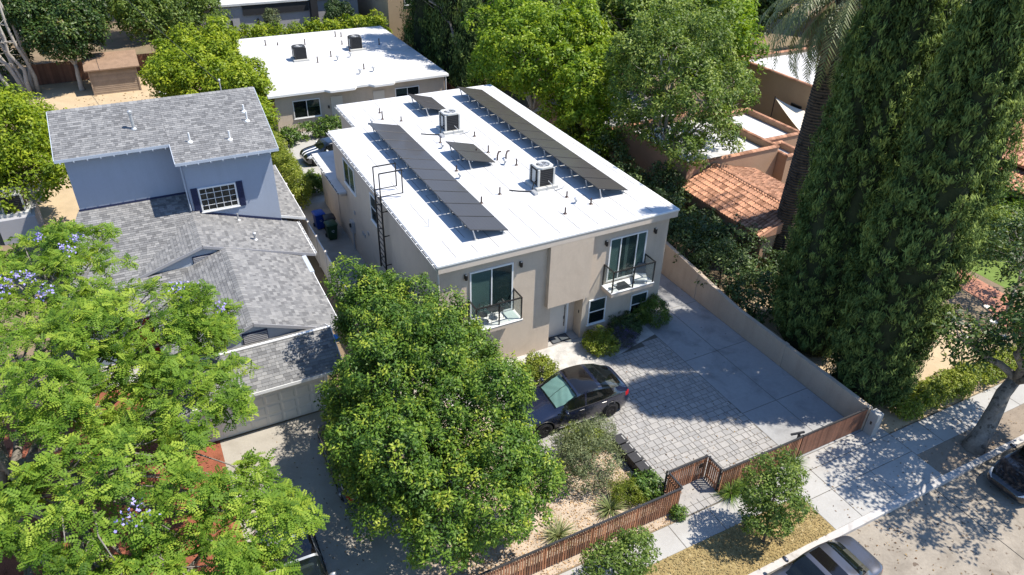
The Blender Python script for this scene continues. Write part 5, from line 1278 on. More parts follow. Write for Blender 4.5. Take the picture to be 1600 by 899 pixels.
# ---- Italian cypresses
def cypress(label, x, y, h, r, seed, n_cl=2600, name='cypress_tree', m='leaf_cypress', group='cypresses', cols=5, L=.21, cr=.17, per=41, lw=.048):
    """a bundle of upright spires: each a tapering column of tufts round an opaque twig core, coloured dark for shade in the gaps"""
    rg = np.random.default_rng(seed); T = thing(name, (x, y, 0), label, 'tree', group); tk = MB(); core = MB(); parts = []
    for c in range(cols):
        a0 = 2*math.pi*c/cols+rg.random()*.7; q = 0 if c == 0 else r*.55; bx, by = x+.4*q*math.cos(a0), y+.4*q*math.sin(a0); tx, ty = x+q*math.cos(a0), y+q*math.sin(a0)
        hh = h*(1 if c == 0 else rg.uniform(.80, .97)); rc = r*(.62 if cols > 1 else 1); n = n_cl//cols
        tk.tube([(bx, by, -.1), (tx, ty, hh*.5), (tx, ty, hh*.97)], [r*.12, r*.07, .02], 7)
        t = rg.random(n)**.95; z = .2+t*(hh-.3); a = rg.random(n)*2*math.pi; ph = rg.random(3)*6.28
        kn = [0, .03, .12, .35, .6, .8, .92, 1]; kv = [.85, 1.1, 1.16, 1.02, .80, .58, .34, .03]
        prof = np.interp(t, kn, kv); sp = np.clip(t*2.2, 0, 1); ax = bx+(tx-bx)*sp; ay = by+(ty-by)*sp
        bul = 1+.12*np.sin(3*a+ph[0]+z*.25)+.10*np.sin(5*a-z*.9+ph[1])+.08*np.sin(2*a+z*1.9+ph[2]); rr = rc*prof*bul*rg.uniform(.80, 1.07, n)
        C = np.stack([ax+rr*np.cos(a), ay+rr*np.sin(a), z], 1); D = np.stack([np.cos(a), np.sin(a), .25+0*a], 1)
        dist = np.hypot(C[:, 0]-x, C[:, 1]-y); keep = ((dist > r*.45) | (t > .8)) & ((np.cos(a)*-.78+np.sin(a)*-.62 > -.35) | (rg.random(n) < .5)); C, D = C[keep], D[keep]
        parts.append(clump_leaves(rg, C, unit(D), per, cr, L, lw, up=.0, out=.9, rand=.45, tip=.42, elong=3.4, tvar=.42, lift=1.6, leafvar=.25))
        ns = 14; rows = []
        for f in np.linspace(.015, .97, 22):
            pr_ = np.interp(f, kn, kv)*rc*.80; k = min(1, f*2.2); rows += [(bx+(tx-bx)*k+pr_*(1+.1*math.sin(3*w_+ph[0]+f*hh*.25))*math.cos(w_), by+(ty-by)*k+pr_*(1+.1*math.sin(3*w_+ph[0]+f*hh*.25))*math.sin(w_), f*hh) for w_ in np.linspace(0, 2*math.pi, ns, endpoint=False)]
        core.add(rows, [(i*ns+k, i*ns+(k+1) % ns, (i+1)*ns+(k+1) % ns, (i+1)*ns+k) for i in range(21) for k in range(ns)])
    tk.build('trunk', 'bark', T, True); core.build('inner_shade_core', 'cypress_core', T, True); foliage_obj('crown', join(parts), m, T); return T  # core is a solid shell; its dark colour paints the shade between tufts
cypress('broad dark cypress column between the slim spire and the massive streetside cypress', 17.0, -5.0, 19.6, 1.62, 31, 4300)
cypress('massive dark cypress column nearer the street above the garden wall end', 16.7, -8.6, 19.6, 1.64, 32, 4400)
cypress('slim tall dark cypress spire closest to the palm trunk', 17.9, -2.9, 20.6, .95, 33, 1300, cols=2)
# ---- right and rear trees
tree('leafy_tree', 'bright yellow green leafy tree behind the white roof', 'tree', (16.6, 22.5), (16.6, 22.2, 3.0), .24,
     [(16.4, 21.4, 6.6, 3.6, 3.4, 3.2), (15.9, 24.4, 7.8, 3.0, 3.0, 2.8), (18.2, 18.2, 5.2, 2.5, 2.6, 3.0), (19.6, 22.0, 7.5, 2.8, 2.8, 2.8), (17.2, 16.0, 3.6, 1.7, 2.0, 2.2), (16.4, 26.5, 5.4, 2.4, 2.4, 2.8)],
     None, 'leaf_bright', 1000, 42, .44, .25, .12, 41, bark='bark_pale', tvar=.30, tip=.2, inner=.3)
tree('leafy_tree', 'tall loose green tree with pale trunks right of the bright tree', 'tree', (20.4, 11.2), (20.6, 11.3, 3.2), .22,
     [(20.2, 12.8, 8.4, 3.0, 2.9, 2.6), (23.0, 14.2, 8.8, 3.0, 3.0, 2.4), (20.4, 9.4, 7.0, 2.1, 2.0, 1.6), (18.8, 12.6, 6.6, 1.6, 1.8, 1.4), (22.8, 10.6, 6.8, 2.2, 2.1, 1.7), (18.9, 8.0, 4.8, 1.2, 1.4, 1.1), (25.0, 11.8, 6.9, 2.0, 1.9, 1.4), (19.5, 12.8, 4.7, 1.5, 1.7, 1.3), (21.8, 8.8, 5.2, 1.5, 1.4, 1.1)],
     None, 'leaf_mid', 900, 38, .40, .22, .10, 42, bark='bark_pale', twigs=10, inner=.04, tvar=.34, tip=.3)
tree('leafy_tree', 'pale green tree far right of the bright tree, above flat white roofs', 'tree', (26, 19), (26, 19, 3.4), .24,
     [(25.5, 19, 7.4, 3.6, 3.4, 3.2), (29, 21.5, 8.2, 3.4, 3.4, 3.0), (23.4, 22.5, 8.4, 3.0, 3.0, 3.0), (27, 26, 8.6, 3.5, 3.5, 3.2)], None, 'leaf_mid', 500, 38, .56, .34, .16, 43, tvar=.32, tip=.3)
tree('leafy_tree', 'lime green tree with drooping leaves behind palm fronds', 'tree', (33, 22), (33, 22, 3.5), .24,
     [(33, 22, 7.0, 3.2, 3.2, 3.6), (31, 25, 9.0, 3.0, 3.0, 3.4), (36, 27, 8.5, 3.2, 3.2, 3.4)], None, 'leaf_bright', 430, 38, .6, .38, .16, 44, tvar=.28)
tree('leafy_tree', 'lime yellow tree beside the white roof of back house', 'tree', (-4.4, 37.0), (-4.4, 37, 1.8), .22,
     [(-4.6, 37.4, 3.7, 3.0, 3.2, 2.7), (-2.4, 34.2, 3.0, 2.2, 2.3, 2.2), (-3.2, 40.6, 4.2, 2.6, 2.6, 2.3), (-6.2, 40.4, 3.4, 1.9, 2.0, 2.0), (-1.9, 30.0, 2.0, 1.2, 2.0, 1.5)], None, 'leaf_lime', 950, 44, .44, .24, .12, 45, tip=.35, elong=1.2)
tree('round_tree', 'big rounded yellow green tree at left edge beside blue house', 'tree', (-16.8, 27), (-16.8, 27, 1.8), .25,
     [(-17.0, 27, 4.2, 3.4, 3.4, 3.2), (-19.5, 30, 5.0, 3.2, 3.2, 3.2), (-15.6, 23.8, 3.0, 1.9, 2.0, 2.0), (-15.9, 30.2, 3.6, 2.3, 2.4, 2.4), (-20, 25, 4.2, 3, 3, 3)], None, 'leaf_lime', 1000, 42, .42, .23, .105, 46, tip=.35, elong=1.3)
tree('dark_tree', 'dark glossy green tree left of the garden shed', 'tree', (-13.2, 50.2), (-13.2, 50.2, 2.2), .2,
     [(-13.6, 50.4, 4.2, 2.3, 2.2, 2.3), (-12.2, 51.8, 5.4, 2.2, 2.2, 2.4), (-14.8, 53, 6.4, 2.5, 2.6, 2.8), (-12.6, 55, 7.0, 2.8, 2.8, 3.0)], None, 'leaf_magnolia', 760, 42, .5, .28, .13, 47, tvar=.32, bark='bark_pale')
tree('dark_tree', 'dark tree right of and behind the garden shed', 'tree', (-6.2, 54), (-6.2, 54, 2.2), .2,
     [(-6.4, 53.4, 4.6, 2.6, 2.4, 2.8), (-4.0, 55, 5.2, 2.8, 2.8, 3.2), (-7.0, 56, 6.6, 2.6, 2.6, 3.0), (-2.0, 57, 5.0, 2.4, 2.4, 2.8)], None, 'leaf_mid', 560, 42, .5, .28, .13, 48, tvar=.32)
tree('dark_tree', 'dark broad tree at the top left behind bare pale trunks', 'tree', (-19.6, 57), (-19.6, 57, 2.6), .25,
     [(-19.5, 57, 5.4, 3.2, 3.2, 3.4), (-16.4, 58.5, 5.2, 2.6, 2.6, 3.2), (-23, 60, 6.5, 4, 4, 4), (-18.2, 53.6, 3.2, 1.9, 2.0, 2.2)], None, 'leaf_dark', 480, 40, .56, .32, .15, 49, tvar=.34)
tree('small_tree', 'small round tree beside the grey modern building', 'tree', (11.8, 56.2), (11.8, 56.2, 1.4), .09, [(11.8, 56.2, 2.9, 1.3, 1.3, 1.5)], None, 'leaf_dark', 160, 40, .34, .22, .1, 50, tvar=.35)
tree('small_tree', 'thin scrubby tree before the grey modern building', 'tree', (5.1, 57.0), (5.1, 57, 1.5), .05, [(5.0, 57, 2.9, .7, .6, .9), (5.2, 57, 1.9, .4, .4, .5)], None, 'leaf_olive', 60, 30, .3, .2, .08, 51)
for i, (x, y, h, r) in enumerate(((17.2, 38.5, 12.5, 1.5), (17.0, 43.5, 13.5, 1.6), (18.6, 48, 14, 1.9), (16.8, 33.2, 8.5, 1.1))):
    cypress(['second nearest of four dark cypresses along back house fence', 'third nearest of four dark cypresses along back house fence', 'farthest of four dark cypresses along back house fence, before tan building', 'slim dark cypress along back house fence nearest the bright tree'][i], x, y, h, r, 60+i, 420, L=.34, cr=.36, per=30, cols=1, lw=.08, group='dark cypresses behind back house')
tree('dark_tree', 'dark spreading tree with bare grey limbs over back house fence', 'tree', (17.0, 35.6), (17.0, 35.8, 3.4), .26,
     [(18.0, 38, 9.2, 3.0, 2.8, 2.2), (20.2, 34, 9.0, 2.8, 2.8, 2.2), (15.6, 41.5, 8.6, 2.3, 2.8, 1.7), (22, 40, 10, 3.5, 3.5, 2.6)], None, 'leaf_dark', 620, 40, .5, .26, .11, 66, bark='bark_grey', twigs=10, inner=.1, tvar=.34)
# far backdrop trees: a shared pair of crowns, each copy a thing with its own label
far_spots = [(24.5, 33, 1.15), (29, 40, 1.3), (24, 46, 1.2), (35, 34, 1.2), (40, 42, 1.4), (33, 50, 1.4), (46, 33, 1.3), (53, 40, 1.5), (47, 50, 1.5), (60, 30, 1.3), (38, 60, 1.6), (56, 58, 1.7), (70, 42, 1.6), (52, 22, 1.1), (60, 14, 1.2), (64, 3, 1.2), (56, -6, 1.0), (27, 75, 1.8), (-2, 80, 1.8), (8, 84, 1.9), (18, 82, 1.7), (-14, 90, 2.0), (-32, 60, 1.5), (-30, 72, 1.7), (80, 60, 2), (90, 30, 2), (76, 18, 1.6), (66, 74, 2), (46, 78, 2), (-38, 84, 2), (-6, 66, 1.0), (50, 12, .9), (58, 22, 1.1)]
far_spots.sort(key=lambda p: (p[0]+9)**2+(p[1]+23)**2)
protos = []
for k, (m, sd) in enumerate((('leaf_mid', 71), ('leaf_dark', 72), ('leaf_bright', 73))):
    protos.append((sd, m))
order = ['nearest', 'second', 'third', 'fourth', 'fifth', 'sixth', 'seventh', 'eighth', 'ninth', 'tenth', 'eleventh', 'twelfth', 'thirteenth', 'fourteenth', 'fifteenth', 'sixteenth', 'seventeenth', 'eighteenth', 'nineteenth', 'twentieth', 'twenty first', 'twenty second', 'twenty third', 'twenty fourth', 'twenty fifth', 'twenty sixth', 'twenty seventh', 'twenty eighth', 'twenty ninth', 'thirtieth', 'thirty first', 'thirty second', 'thirty third']
PT = {}
for i, (x, y, s_) in enumerate(far_spots):
    k = (0, 2, 1, 0, 1)[i % 5]
    lab = 'background tree with %s crown, %s nearest of the trees beyond the houses' % (('mid green', 'dark green', 'bright green')[k], order[i] if i else 'the very')
    if k not in PT:
        sd, m = protos[k]; PT[k] = tree('background_tree', lab, 'tree', (0, 0), (0, 0, 2.6), .22, [(0, 0, 5.4, 3.0, 3.0, 2.7), (1.9, .8, 6.4, 2.2, 2.2, 2.2), (-1.7, -.9, 6.2, 2.2, 2.2, 2.2), (.2, -1.8, 4.0, 2.0, 1.8, 1.9), (-.6, 2.0, 4.4, 2.0, 1.8, 2.0)], None, m, 420, 40, .5, .30, .14, sd, group='background trees', tvar=.33, tip=.2)
        o = PT[k]; o.location = (x, y, 0); o.rotation_euler = (0, 0, i*1.3); o.scale = (s_,)*3
    else:
        o = copy_tree(PT[k], (x, y, 0), i*1.3, scale=(s_, s_, s_*(1+.12*math.sin(i)))); o['label'] = lab
# bare pale multi-stem tree, top left
rg = np.random.default_rng(81)
T = thing('bare_tree', (-17.3, 50.6, 0), 'leafless pale grey multi stemmed tree at the top left corner', 'tree')
mb = MB()
for k in range(8):
    b = np.array([-17.3+rg.normal(0, .7), 50.6+rg.normal(0, .4), 0]); e = b+np.array([rg.uniform(-4.2, -.3), rg.uniform(-.8, 1.5), rg.uniform(8, 11)]); pts = curve(b, e, (.3, 0, 0), rg, 8, .08); mb.tube(pts, list(np.linspace(.19, .05, 8)), 7)
    for _ in range(9):
        s_ = np.array(pts[rg.integers(2, 8)]); d = rdir(rg, 1)[0]; d[2] = abs(d[2])*.7; mb.tube(curve(s_, s_+d*rg.uniform(.8, 2.2), (0, 0, .1), rg, 4, .3), list(np.linspace(.04, .01, 4)), 5)
mb.build('trunk', 'bark_pale', T, True)
# ---- palm
rg = np.random.default_rng(91); PX, PY, PH = 21.35, 1.2, 14.7
T = thing('date_palm', (PX, PY, 0), 'tall thick trunked date palm with drooping fronds left of the cypress', 'palm tree')
prof = []; z = 0
while z < PH: prof += [(.62+.10*math.exp(-z*.6), z), (.66+.10*math.exp(-z*.6), z+.08), (.57+.10*math.exp(-z*.6), z+.10)]; z += .15
mb = MB(); mb.lathe((PX, PY, -.1), [(r_*.92, z_) for r_, z_ in prof], 16); mb.v = [(x_-.3*(1-z_/PH), y_+.2*(1-z_/PH), z_) for x_, y_, z_ in mb.v]; mb.build('trunk', 'palm_bark', T)
def palm_fronds(n, Lm, el0, el1, wid, leafl):
    Vs = []; ts = []
    for i in range(n):
        a = i*2.39996+rg.random()*.3; el = el0+(el1-el0)*((i+.5)/n)+rg.normal(0, .08); L = Lm*rg.uniform(.85, 1.1); h = np.array([math.cos(a), math.sin(a), 0]); s = np.array([-h[1], h[0], 0]); p = np.array([PX, PY, PH-.1])+h*.35; ang = el; K = 34; tint = rg.normal(.5, .18)
        for k in range(K):
            f = k/K; d = h*math.cos(ang)+np.array([0, 0, 1])*math.sin(ang); nn = np.cross(s, d); p = p+d*L/K; ang -= (1.9*f+.35)*1.5/K
            if k < 3: continue
            l = leafl*(math.sin(math.pi*min(1, f*.9+.12))**.6)*rg.uniform(.85, 1.1)
            for sd in (-1, 1):
                u = unit(s*sd*.75+d*.6+nn*.18-np.array([0, 0, .30])+rg.normal(0, .07, 3)); wv = d*wid
                Vs.append([p-wv*.5, p+wv*.5, p+u*l+wv*.1, p+u*l-wv*.1]); ts.append(tint+rg.normal(0, .1))
    V = np.array(Vs).reshape(-1, 3); return V, np.arange(len(V)).reshape(-1, 4), np.clip(ts, 0, 1)
foliage_obj('crown', palm_fronds(80, 5.2, 1.25, -.75, .10, .62), 'frond', T)
foliage_obj('dry_fronds', palm_fronds(56, 3.8, -.5, -1.25, .09, .36), 'frond_dry', T)
# ---- magnolia on the street, right edge
tree('magnolia_tree', 'street magnolia with leaning grey trunk and glossy dark leaves at right edge', 'tree', (18.0, -13.0), (19.4, -12.7, 2.9), .33,
     [(20.2, -13.0, 5.0, 2.3, 1.9, 1.4), (18.6, -14.9, 6.4, 2.3, 2.1, 1.8), (17.5, -11.0, 4.3, 1.5, 1.2, .7), (21.5, -15, 7.2, 2.6, 2.4, 1.9), (17.0, -16.2, 6.6, 1.7, 1.5, 1.2), (16.7, -13.8, 7.4, 1.5, 1.4, 1.0)], None, 'leaf_magnolia', 480, 26, .42, .22, .10, 95, bark='bark_grey', twigs=14, inner=.06, tvar=.34)
MG = bpy.data.objects['magnolia_tree']; fw_ = []
for p in ((18.9, -11.3, 4.9), (17.4, -11.2, 4.6), (19.5, -10.6, 5.0), (20.4, -11.9, 6.2), (18.2, -12.2, 5.0)):
    k = 9; a = np.arange(k)*2*math.pi/k; U = np.stack([np.cos(a), np.sin(a), .5+0*a], 1); N = np.stack([-.4*np.cos(a), -.4*np.sin(a), 1+0*a], 1); V, F = leaf_quads(np.tile(np.array(p), (k, 1)), unit(N), U, np.full(k, .17), np.full(k, .11)); fw_.append((V, F, np.full(k, .5)))
foliage_obj('blossom', join(fw_), 'flower_white', MG)
# ---- street trees
tree('street_tree', 'small leafy street tree in dry parkway grass beside the apron', 'tree', (6.92, -12.66), (6.95, -12.6, 1.15), .045,
     [(7.15, -12.35, 2.2, .95, .9, .85), (7.45, -12.55, 1.5, .8, .75, .55), (6.65, -12.6, 1.45, .7, .7, .5), (7.45, -12.1, 2.8, .65, .6, .5)], None, 'leaf_mid', 210, 34, .22, .12, .055, 101, tvar=.3, twigs=9, inner=.1, under=-.8, zmin=.6, sub=(6, .4, .55))
tree('street_tree', 'low street tree cut by the bottom edge beside slat fence', 'tree', (1.2, -12.4), (1.2, -12.4, .9), .04,
     [(1.1, -12.1, 1.75, 1.0, .9, .8), (1.75, -11.9, 1.35, .7, .6, .55), (.4, -12.2, 1.5, .8, .7, .6)], None, 'leaf_mid', 170, 34, .22, .12, .055, 102, tvar=.3, twigs=8, inner=.1, under=-.8, zmin=.4, sub=(6, .4, .55))
# ---- shrubs
def shrub(name, label, x, y, r, h, m, n_cl, per, L, W, seed, cat='shrub', group='garden shrubs', cr=.16, stems=5, **kw):
    rg = np.random.default_rng(seed); T = thing(name, (x, y, 0), label, cat, group); mb = MB()
    for k in range(stems):
        a = rg.random()*6.28; mb.tube(curve((x+.04*math.cos(a), y+.04*math.sin(a), -.03), (x+r*.55*math.cos(a), y+r*.55*math.sin(a), h*rg.uniform(.6, .9)), (0, 0, .05), rg, 5, .2), list(np.linspace(.022, .006, 5)), 5)
    mb.build('stem', 'bark', T, True)
    C, D = lobe_points(rg, [(x, y, h*.52, r, r, h*.5), (x+r*.3, y-r*.25, h*.42, r*.7, r*.7, h*.42)], n_cl, .45, 1.08, -.8); foliage_obj('foliage', clump_leaves(rg, C, D, per, cr, L, W, **{**dict(tvar=.3, tip=.25), **kw}), m, T); return T
shrub('olive_bush', 'large airy grey green olive bush in the gravel yard', 2.75, -7.25, 1.25, 2.0, 'leaf_olive', 230, 40, .10, .032, 111, stems=8, cr=.24, rand=.9)
shrub('olive_bush', 'grey green twiggy bush beside the navy crossover rear wheel', 4.35, -5.9, .7, 1.0, 'leaf_olive', 90, 34, .09, .026, 112, cr=.2, rand=.9)
shrub('flowering_shrub', 'leafy yellow green shrub above the four dark planters', 3.6, -6.0, .75, 1.0, 'leaf_lemon', 90, 34, .10, .04, 113)
shrub('flowering_shrub', 'low bright green shrub between planters and slat fence', 4.5, -9.0, .55, .75, 'leaf_shrub', 90, 34, .10, .055, 114)
shrub('flowering_shrub', 'pale grassy shrub beside the slat fence end', 3.7, -8.9, .6, .7, 'leaf_lemon', 80, 40, .13, .02, 115, up=.2)
shrub('entry_shrub', 'tiny green shrub at paved entry outside the slat fence', 4.88, -10.42, .22, .42, 'leaf_shrub', 40, 26, .08, .045, 116)
shrub('garden_shrub', 'broad pale green shrub under right balcony beside front door', 7.75, -.85, .8, .85, 'leaf_lemon', 160, 36, .09, .05, 117)
shrub('lavender_bush', 'purple flowering lavender between pale shrub and corner bush', 8.9, -.9, .7, .75, 'leaf_lav', 130, 40, .10, .018, 118, up=.2, rand=.8)
shrub('garden_shrub', 'dark green low shrub under right ground floor windows', 9.5, -.2, .75, .9, 'leaf_dark', 120, 36, .10, .05, 119)
shrub('corner_bush', 'feathery green bush at the house corner by concrete drive', 11.2, -.1, .85, 1.35, 'leaf_mid', 170, 40, .13, .03, 120, rand=.9)
shrub('garden_shrub', 'pale green shrub behind the crossover between car and house wall', 4.05, -1.35, .8, .95, 'leaf_lemon', 150, 36, .10, .05, 121)
shrub('lavender_bush', 'purple grey lavender in front of crossover windscreen by the wall', 3.0, -2.0, .6, .6, 'leaf_lav', 100, 40, .10, .018, 122, up=.2, rand=.8)
shrub('garden_shrub', 'small green shrub low beside dense tree at yard edge', .3, -6.6, .6, .9, 'leaf_lemon', 90, 36, .10, .05, 123)
# corner of the house: a small bright shrub behind the dense tree
shrub('passage_shrub', 'yellow green shrub at passage end below the roof ladder', -.55, 4.6, .75, 2.6, 'leaf_ficus', 170, 40, .13, .065, 124, tip=.5, elong=1.3)
def strap(label, x, y, r, n, seed, m='leaf_strap', name='strap_plant', cat='plant', wd=.032, group='strap leaved plants'):
    rg = np.random.default_rng(seed); Vs = []; ts = []
    for i in range(n):
        a = rg.random()*6.283; el = rg.uniform(.25, 1.45); L = r*rg.uniform(.75, 1.25); h = np.array([math.cos(a), math.sin(a), 0]); s = np.array([-h[1], h[0], 0]); p = np.array([x, y, .02])+h*.05; ang = el; K = 6; t = rg.random(); prev = None
        for k in range(K+1):
            w_ = wd*(1-(k/K)**2*.95)*.5; row = (p-s*w_, p+s*w_)
            if prev is not None: Vs.append([prev[0], prev[1], row[1], row[0]]); ts.append(t)
            prev = row; d = h*math.cos(ang)+np.array([0, 0, 1])*math.sin(ang); p = p+d*L/K; p[2] = max(p[2], .025); ang -= (.5+.9*rg.random())*1.2/K
    V = np.array(Vs).reshape(-1, 3); T = thing(name, (x, y, 0), label, cat, group); foliage_obj('leaves', (V, np.arange(len(V)).reshape(-1, 4), np.array(ts)), m, T)
    MB().lathe((x, y, 0), [(.10, 0), (.08, .06), (.02, .1)], 8).build('crown_base', 'soil', T); return T
strap('spiky strap leaved plant nearest middle of slat fence', 2.85, -9.15, .75, 110, 131)
strap('spiky strap leaved plant under dense tree beside slat fence', .55, -9.3, .7, 100, 132)
strap('grassy clump at foot of the slat fence right of paved entry', 7.35, -10.5, .75, 150, 133, 'leaf_shrub', wd=.02)
strap('grassy clump at fence foot nearer the small street tree', 8.0, -10.5, .75, 150, 134, 'leaf_shrub', wd=.02)
strap('tall grass clump at fence foot just left of solid gate', 10.55, -10.5, .7, 120, 135, 'leaf_shrub', wd=.02)
# ---- hedges and masses
def hedge(name, label, lobes, m, n_cl, per, cr, L, W, seed, cat='hedge', group=None, **kw):
    rg = np.random.default_rng(seed); c = np.mean(np.array(lobes)[:, :2], 0); T = thing(name, (c[0], c[1], 0), label, cat, group); mb = MB()
    for lb in lobes: mb.tube([(lb[0], lb[1], -.05), (lb[0]+.1, lb[1]+.05, lb[2])], [.05, .02], 6)
    mb.build('stem', 'bark', T, True); C, D = lobe_points(rg, lobes, n_cl, .6, 1.06, -.6); foliage_obj('foliage', clump_leaves(rg, C, D, per, cr, L, W, **{**dict(tvar=.3, tip=.3), **kw}), m, T); return T
hedge('bamboo_hedge', 'narrow bright hedge along white fence beside the back patio', [(-1.35+.05*(k % 2), 19.6+k*1.05, 1.0, .55, .8, 1.15) for k in range(10)], 'leaf_lemon', 520, 36, .24, .18, .05, 141, elong=1.4)
hedge('patio_hedge', 'green planting before the back house beside hatchback', [(.3, 30.2, .6, .8, .5, .75), (1.8, 30.9, .6, .9, .45, .75), (3.6, 31.0, .65, 1.1, .5, .8), (5.6, 31.1, .65, 1.0, .5, .8)], 'leaf_shrub', 240, 34, .22, .18, .07, 142)
shrub('patio_shrub', 'single green shrub behind the blue bin at patio corner', -.1, 19.8+1.6, .55, 1.5, 'leaf_mid', 90, 34, .15, .07, 143)
hedge('rear_hedge', 'long green hedge between back house and grey modern building', [(-1.5+k*1.6, 52.6+.3*math.sin(k), 1.9, 1.2, 1.0, 1.7) for k in range(11)], 'leaf_lime', 620, 34, .4, .26, .12, 144)
hedge('wall_shrubbery', 'dark leafy shrubs spilling over tan garden wall', [(16.2, 3.5, 1.6, 1.6, 1.6, 1.5), (16.4, .8, 1.4, 1.6, 1.6, 1.4), (16.6, -1.8, 1.0, 1.4, 1.5, 1.2), (16.2, 6.4, 1.8, 1.5, 1.8, 1.6), (18.3, 2.0, 1.5, 1.4, 2.0, 1.4), (16.2, 9.6, 2.0, 1.5, 2.0, 1.6), (18.6, 5.2, 1.2, 1.2, 2.0, 1.2), (17.2, 12.8, 2.2, 1.3, 2.0, 2.1), (16.9, 16.0, 2.4, 1.3, 2.0, 2.3), (18.4, 8.6, 2.0, 1.0, 1.6, 1.8), (19.6, -.4, .9, 1.2, 1.3, .9), (21.6, -1.2, .9, 1.4, 1.3, .9)], 'leaf_dark', 1080, 34, .32, .18, .085, 145, cat='shrubs', tip=.5)
hedge('low_hedge', 'bright clipped hedge along far sidewalk below magnolia', [(17.2+k*.8, -10.35+.05*(k % 2), .55, .6, .55, .55) for k in range(10)], 'leaf_lemon', 420, 36, .22, .13, .06, 146)
hedge('box_hedge', 'dark clipped hedge mass beyond the golden yard right of cypress', [(33.5+k*1.3, -2.6-.35*k, 1.3, 1.2, 1.2, 1.3) for k in range(6)], 'leaf_mid', 420, 34, .34, .2, .09, 147)
hedge('far_shrubbery', 'tangled shrubs before tile roofed house at right edge', [(36.5, -1.2, 1.8, 1.6, 1.4, 1.8), (39.2, -4.4, 2.2, 2.0, 2.0, 2.2), (36.4, -5.6, 1.5, 1.8, 1.8, 1.6), (34.5, 2.6, 1.5, 1.6, 1.6, 1.6), (42, -6, 3, 2.4, 2.4, 3)], 'leaf_shrub', 480, 36, .4, .24, .1, 148, cat='shrubs')
hedge('yellow_shrub', 'yellow green leafy mass above red tile roof at right edge', [(52, 9, 4.6, 4, 3.4, 4.2), (56, 3, 5, 4, 3.4, 4.4)], 'leaf_lemon', 460, 36, .6, .34, .16, 149, cat='shrubs')
tree('twiggy_tree', 'grey twiggy tree with sparse leaves near right edge beyond brick path', 'tree', (28.6, -7.6), (28.6, -7.4, 1.4), .12, [(28.6, -7.2, 3.0, 2.0, 1.9, 1.2), (30.2, -6.2, 3.2, 1.5, 1.5, 1.0)], None, 'leaf_magnolia', 130, 24, .34, .2, .09, 150, bark='bark_pale', twigs=26, inner=0)
# mulch chips and fallen leaves: uncountable litter
rg = np.random.default_rng(160)
def scatter(name, label, rects, n, L, W, m, cat, zf=.015):
    Ps = []; A = np.array([(b-a)*(d-c) for a, b, c, d, z in rects]); k = rg.choice(len(rects), n, p=A/A.sum()); R_ = np.array(rects)[k]; P = np.stack([rg.uniform(R_[:, 0], R_[:, 1]), rg.uniform(R_[:, 2], R_[:, 3]), R_[:, 4]+rg.uniform(.004, zf, n)], 1)
    N = unit(rg.normal(0, .3, (n, 3))+np.array([0, 0, 1])); V, F = leaf_quads(P, N, rdir(rg, n), L*rg.uniform(.5, 1.4, n), W*rg.uniform(.5, 1.4, n)); o = make_obj(name, np_mesh(name, V, F, rg.random(n), m)); tag(o, label, cat, kind='stuff')
scatter('bark_chips', 'pale bark chips strewn between slat fence and sidewalk', [(-4.2, 5.0, -10.6, -10.27, .004), (-3.5, 4.6, -10.15, -6.2, .004)], 6000, .065, .045, 'chips', 'chips', .03)
scatter('dry_grass_blades', 'dry straw coloured grass of the parkway strip', [(-4.2, 9.6, -13.44, -11.72, .01)], 11000, .09, .026, 'dry_blade', 'grass', .03)
scatter('red_mulch', 'red bark mulch under the jacaranda', [(-20, -9.4, -11.5, 4, .004)], 5000, .12, .06, 'mulch_red', 'mulch', .04)
scatter('fallen_leaves', 'brown leaves fallen on street apron and pavement', [(11, 24, -15.6, -13.75, -.128), (9.8, 22, -13.4, -10.4, .018), (15.6, 24, -13.4, -12.3, .006), (-9, -4.5, -12, 0, .008), (5, 10.7, -10, -2, .026), (9.6, 16, -14.1, -13.75, -.128), (0, 14, -19, -14, -.128)], 1500, .08, .045, 'litter', 'leaves', .02)
scatter('fallen_leaves', 'dry leaves scattered around the garden shed yard', [(-14, -6, 40, 48, .006)], 260, .2, .1, 'litter', 'leaves', .02)
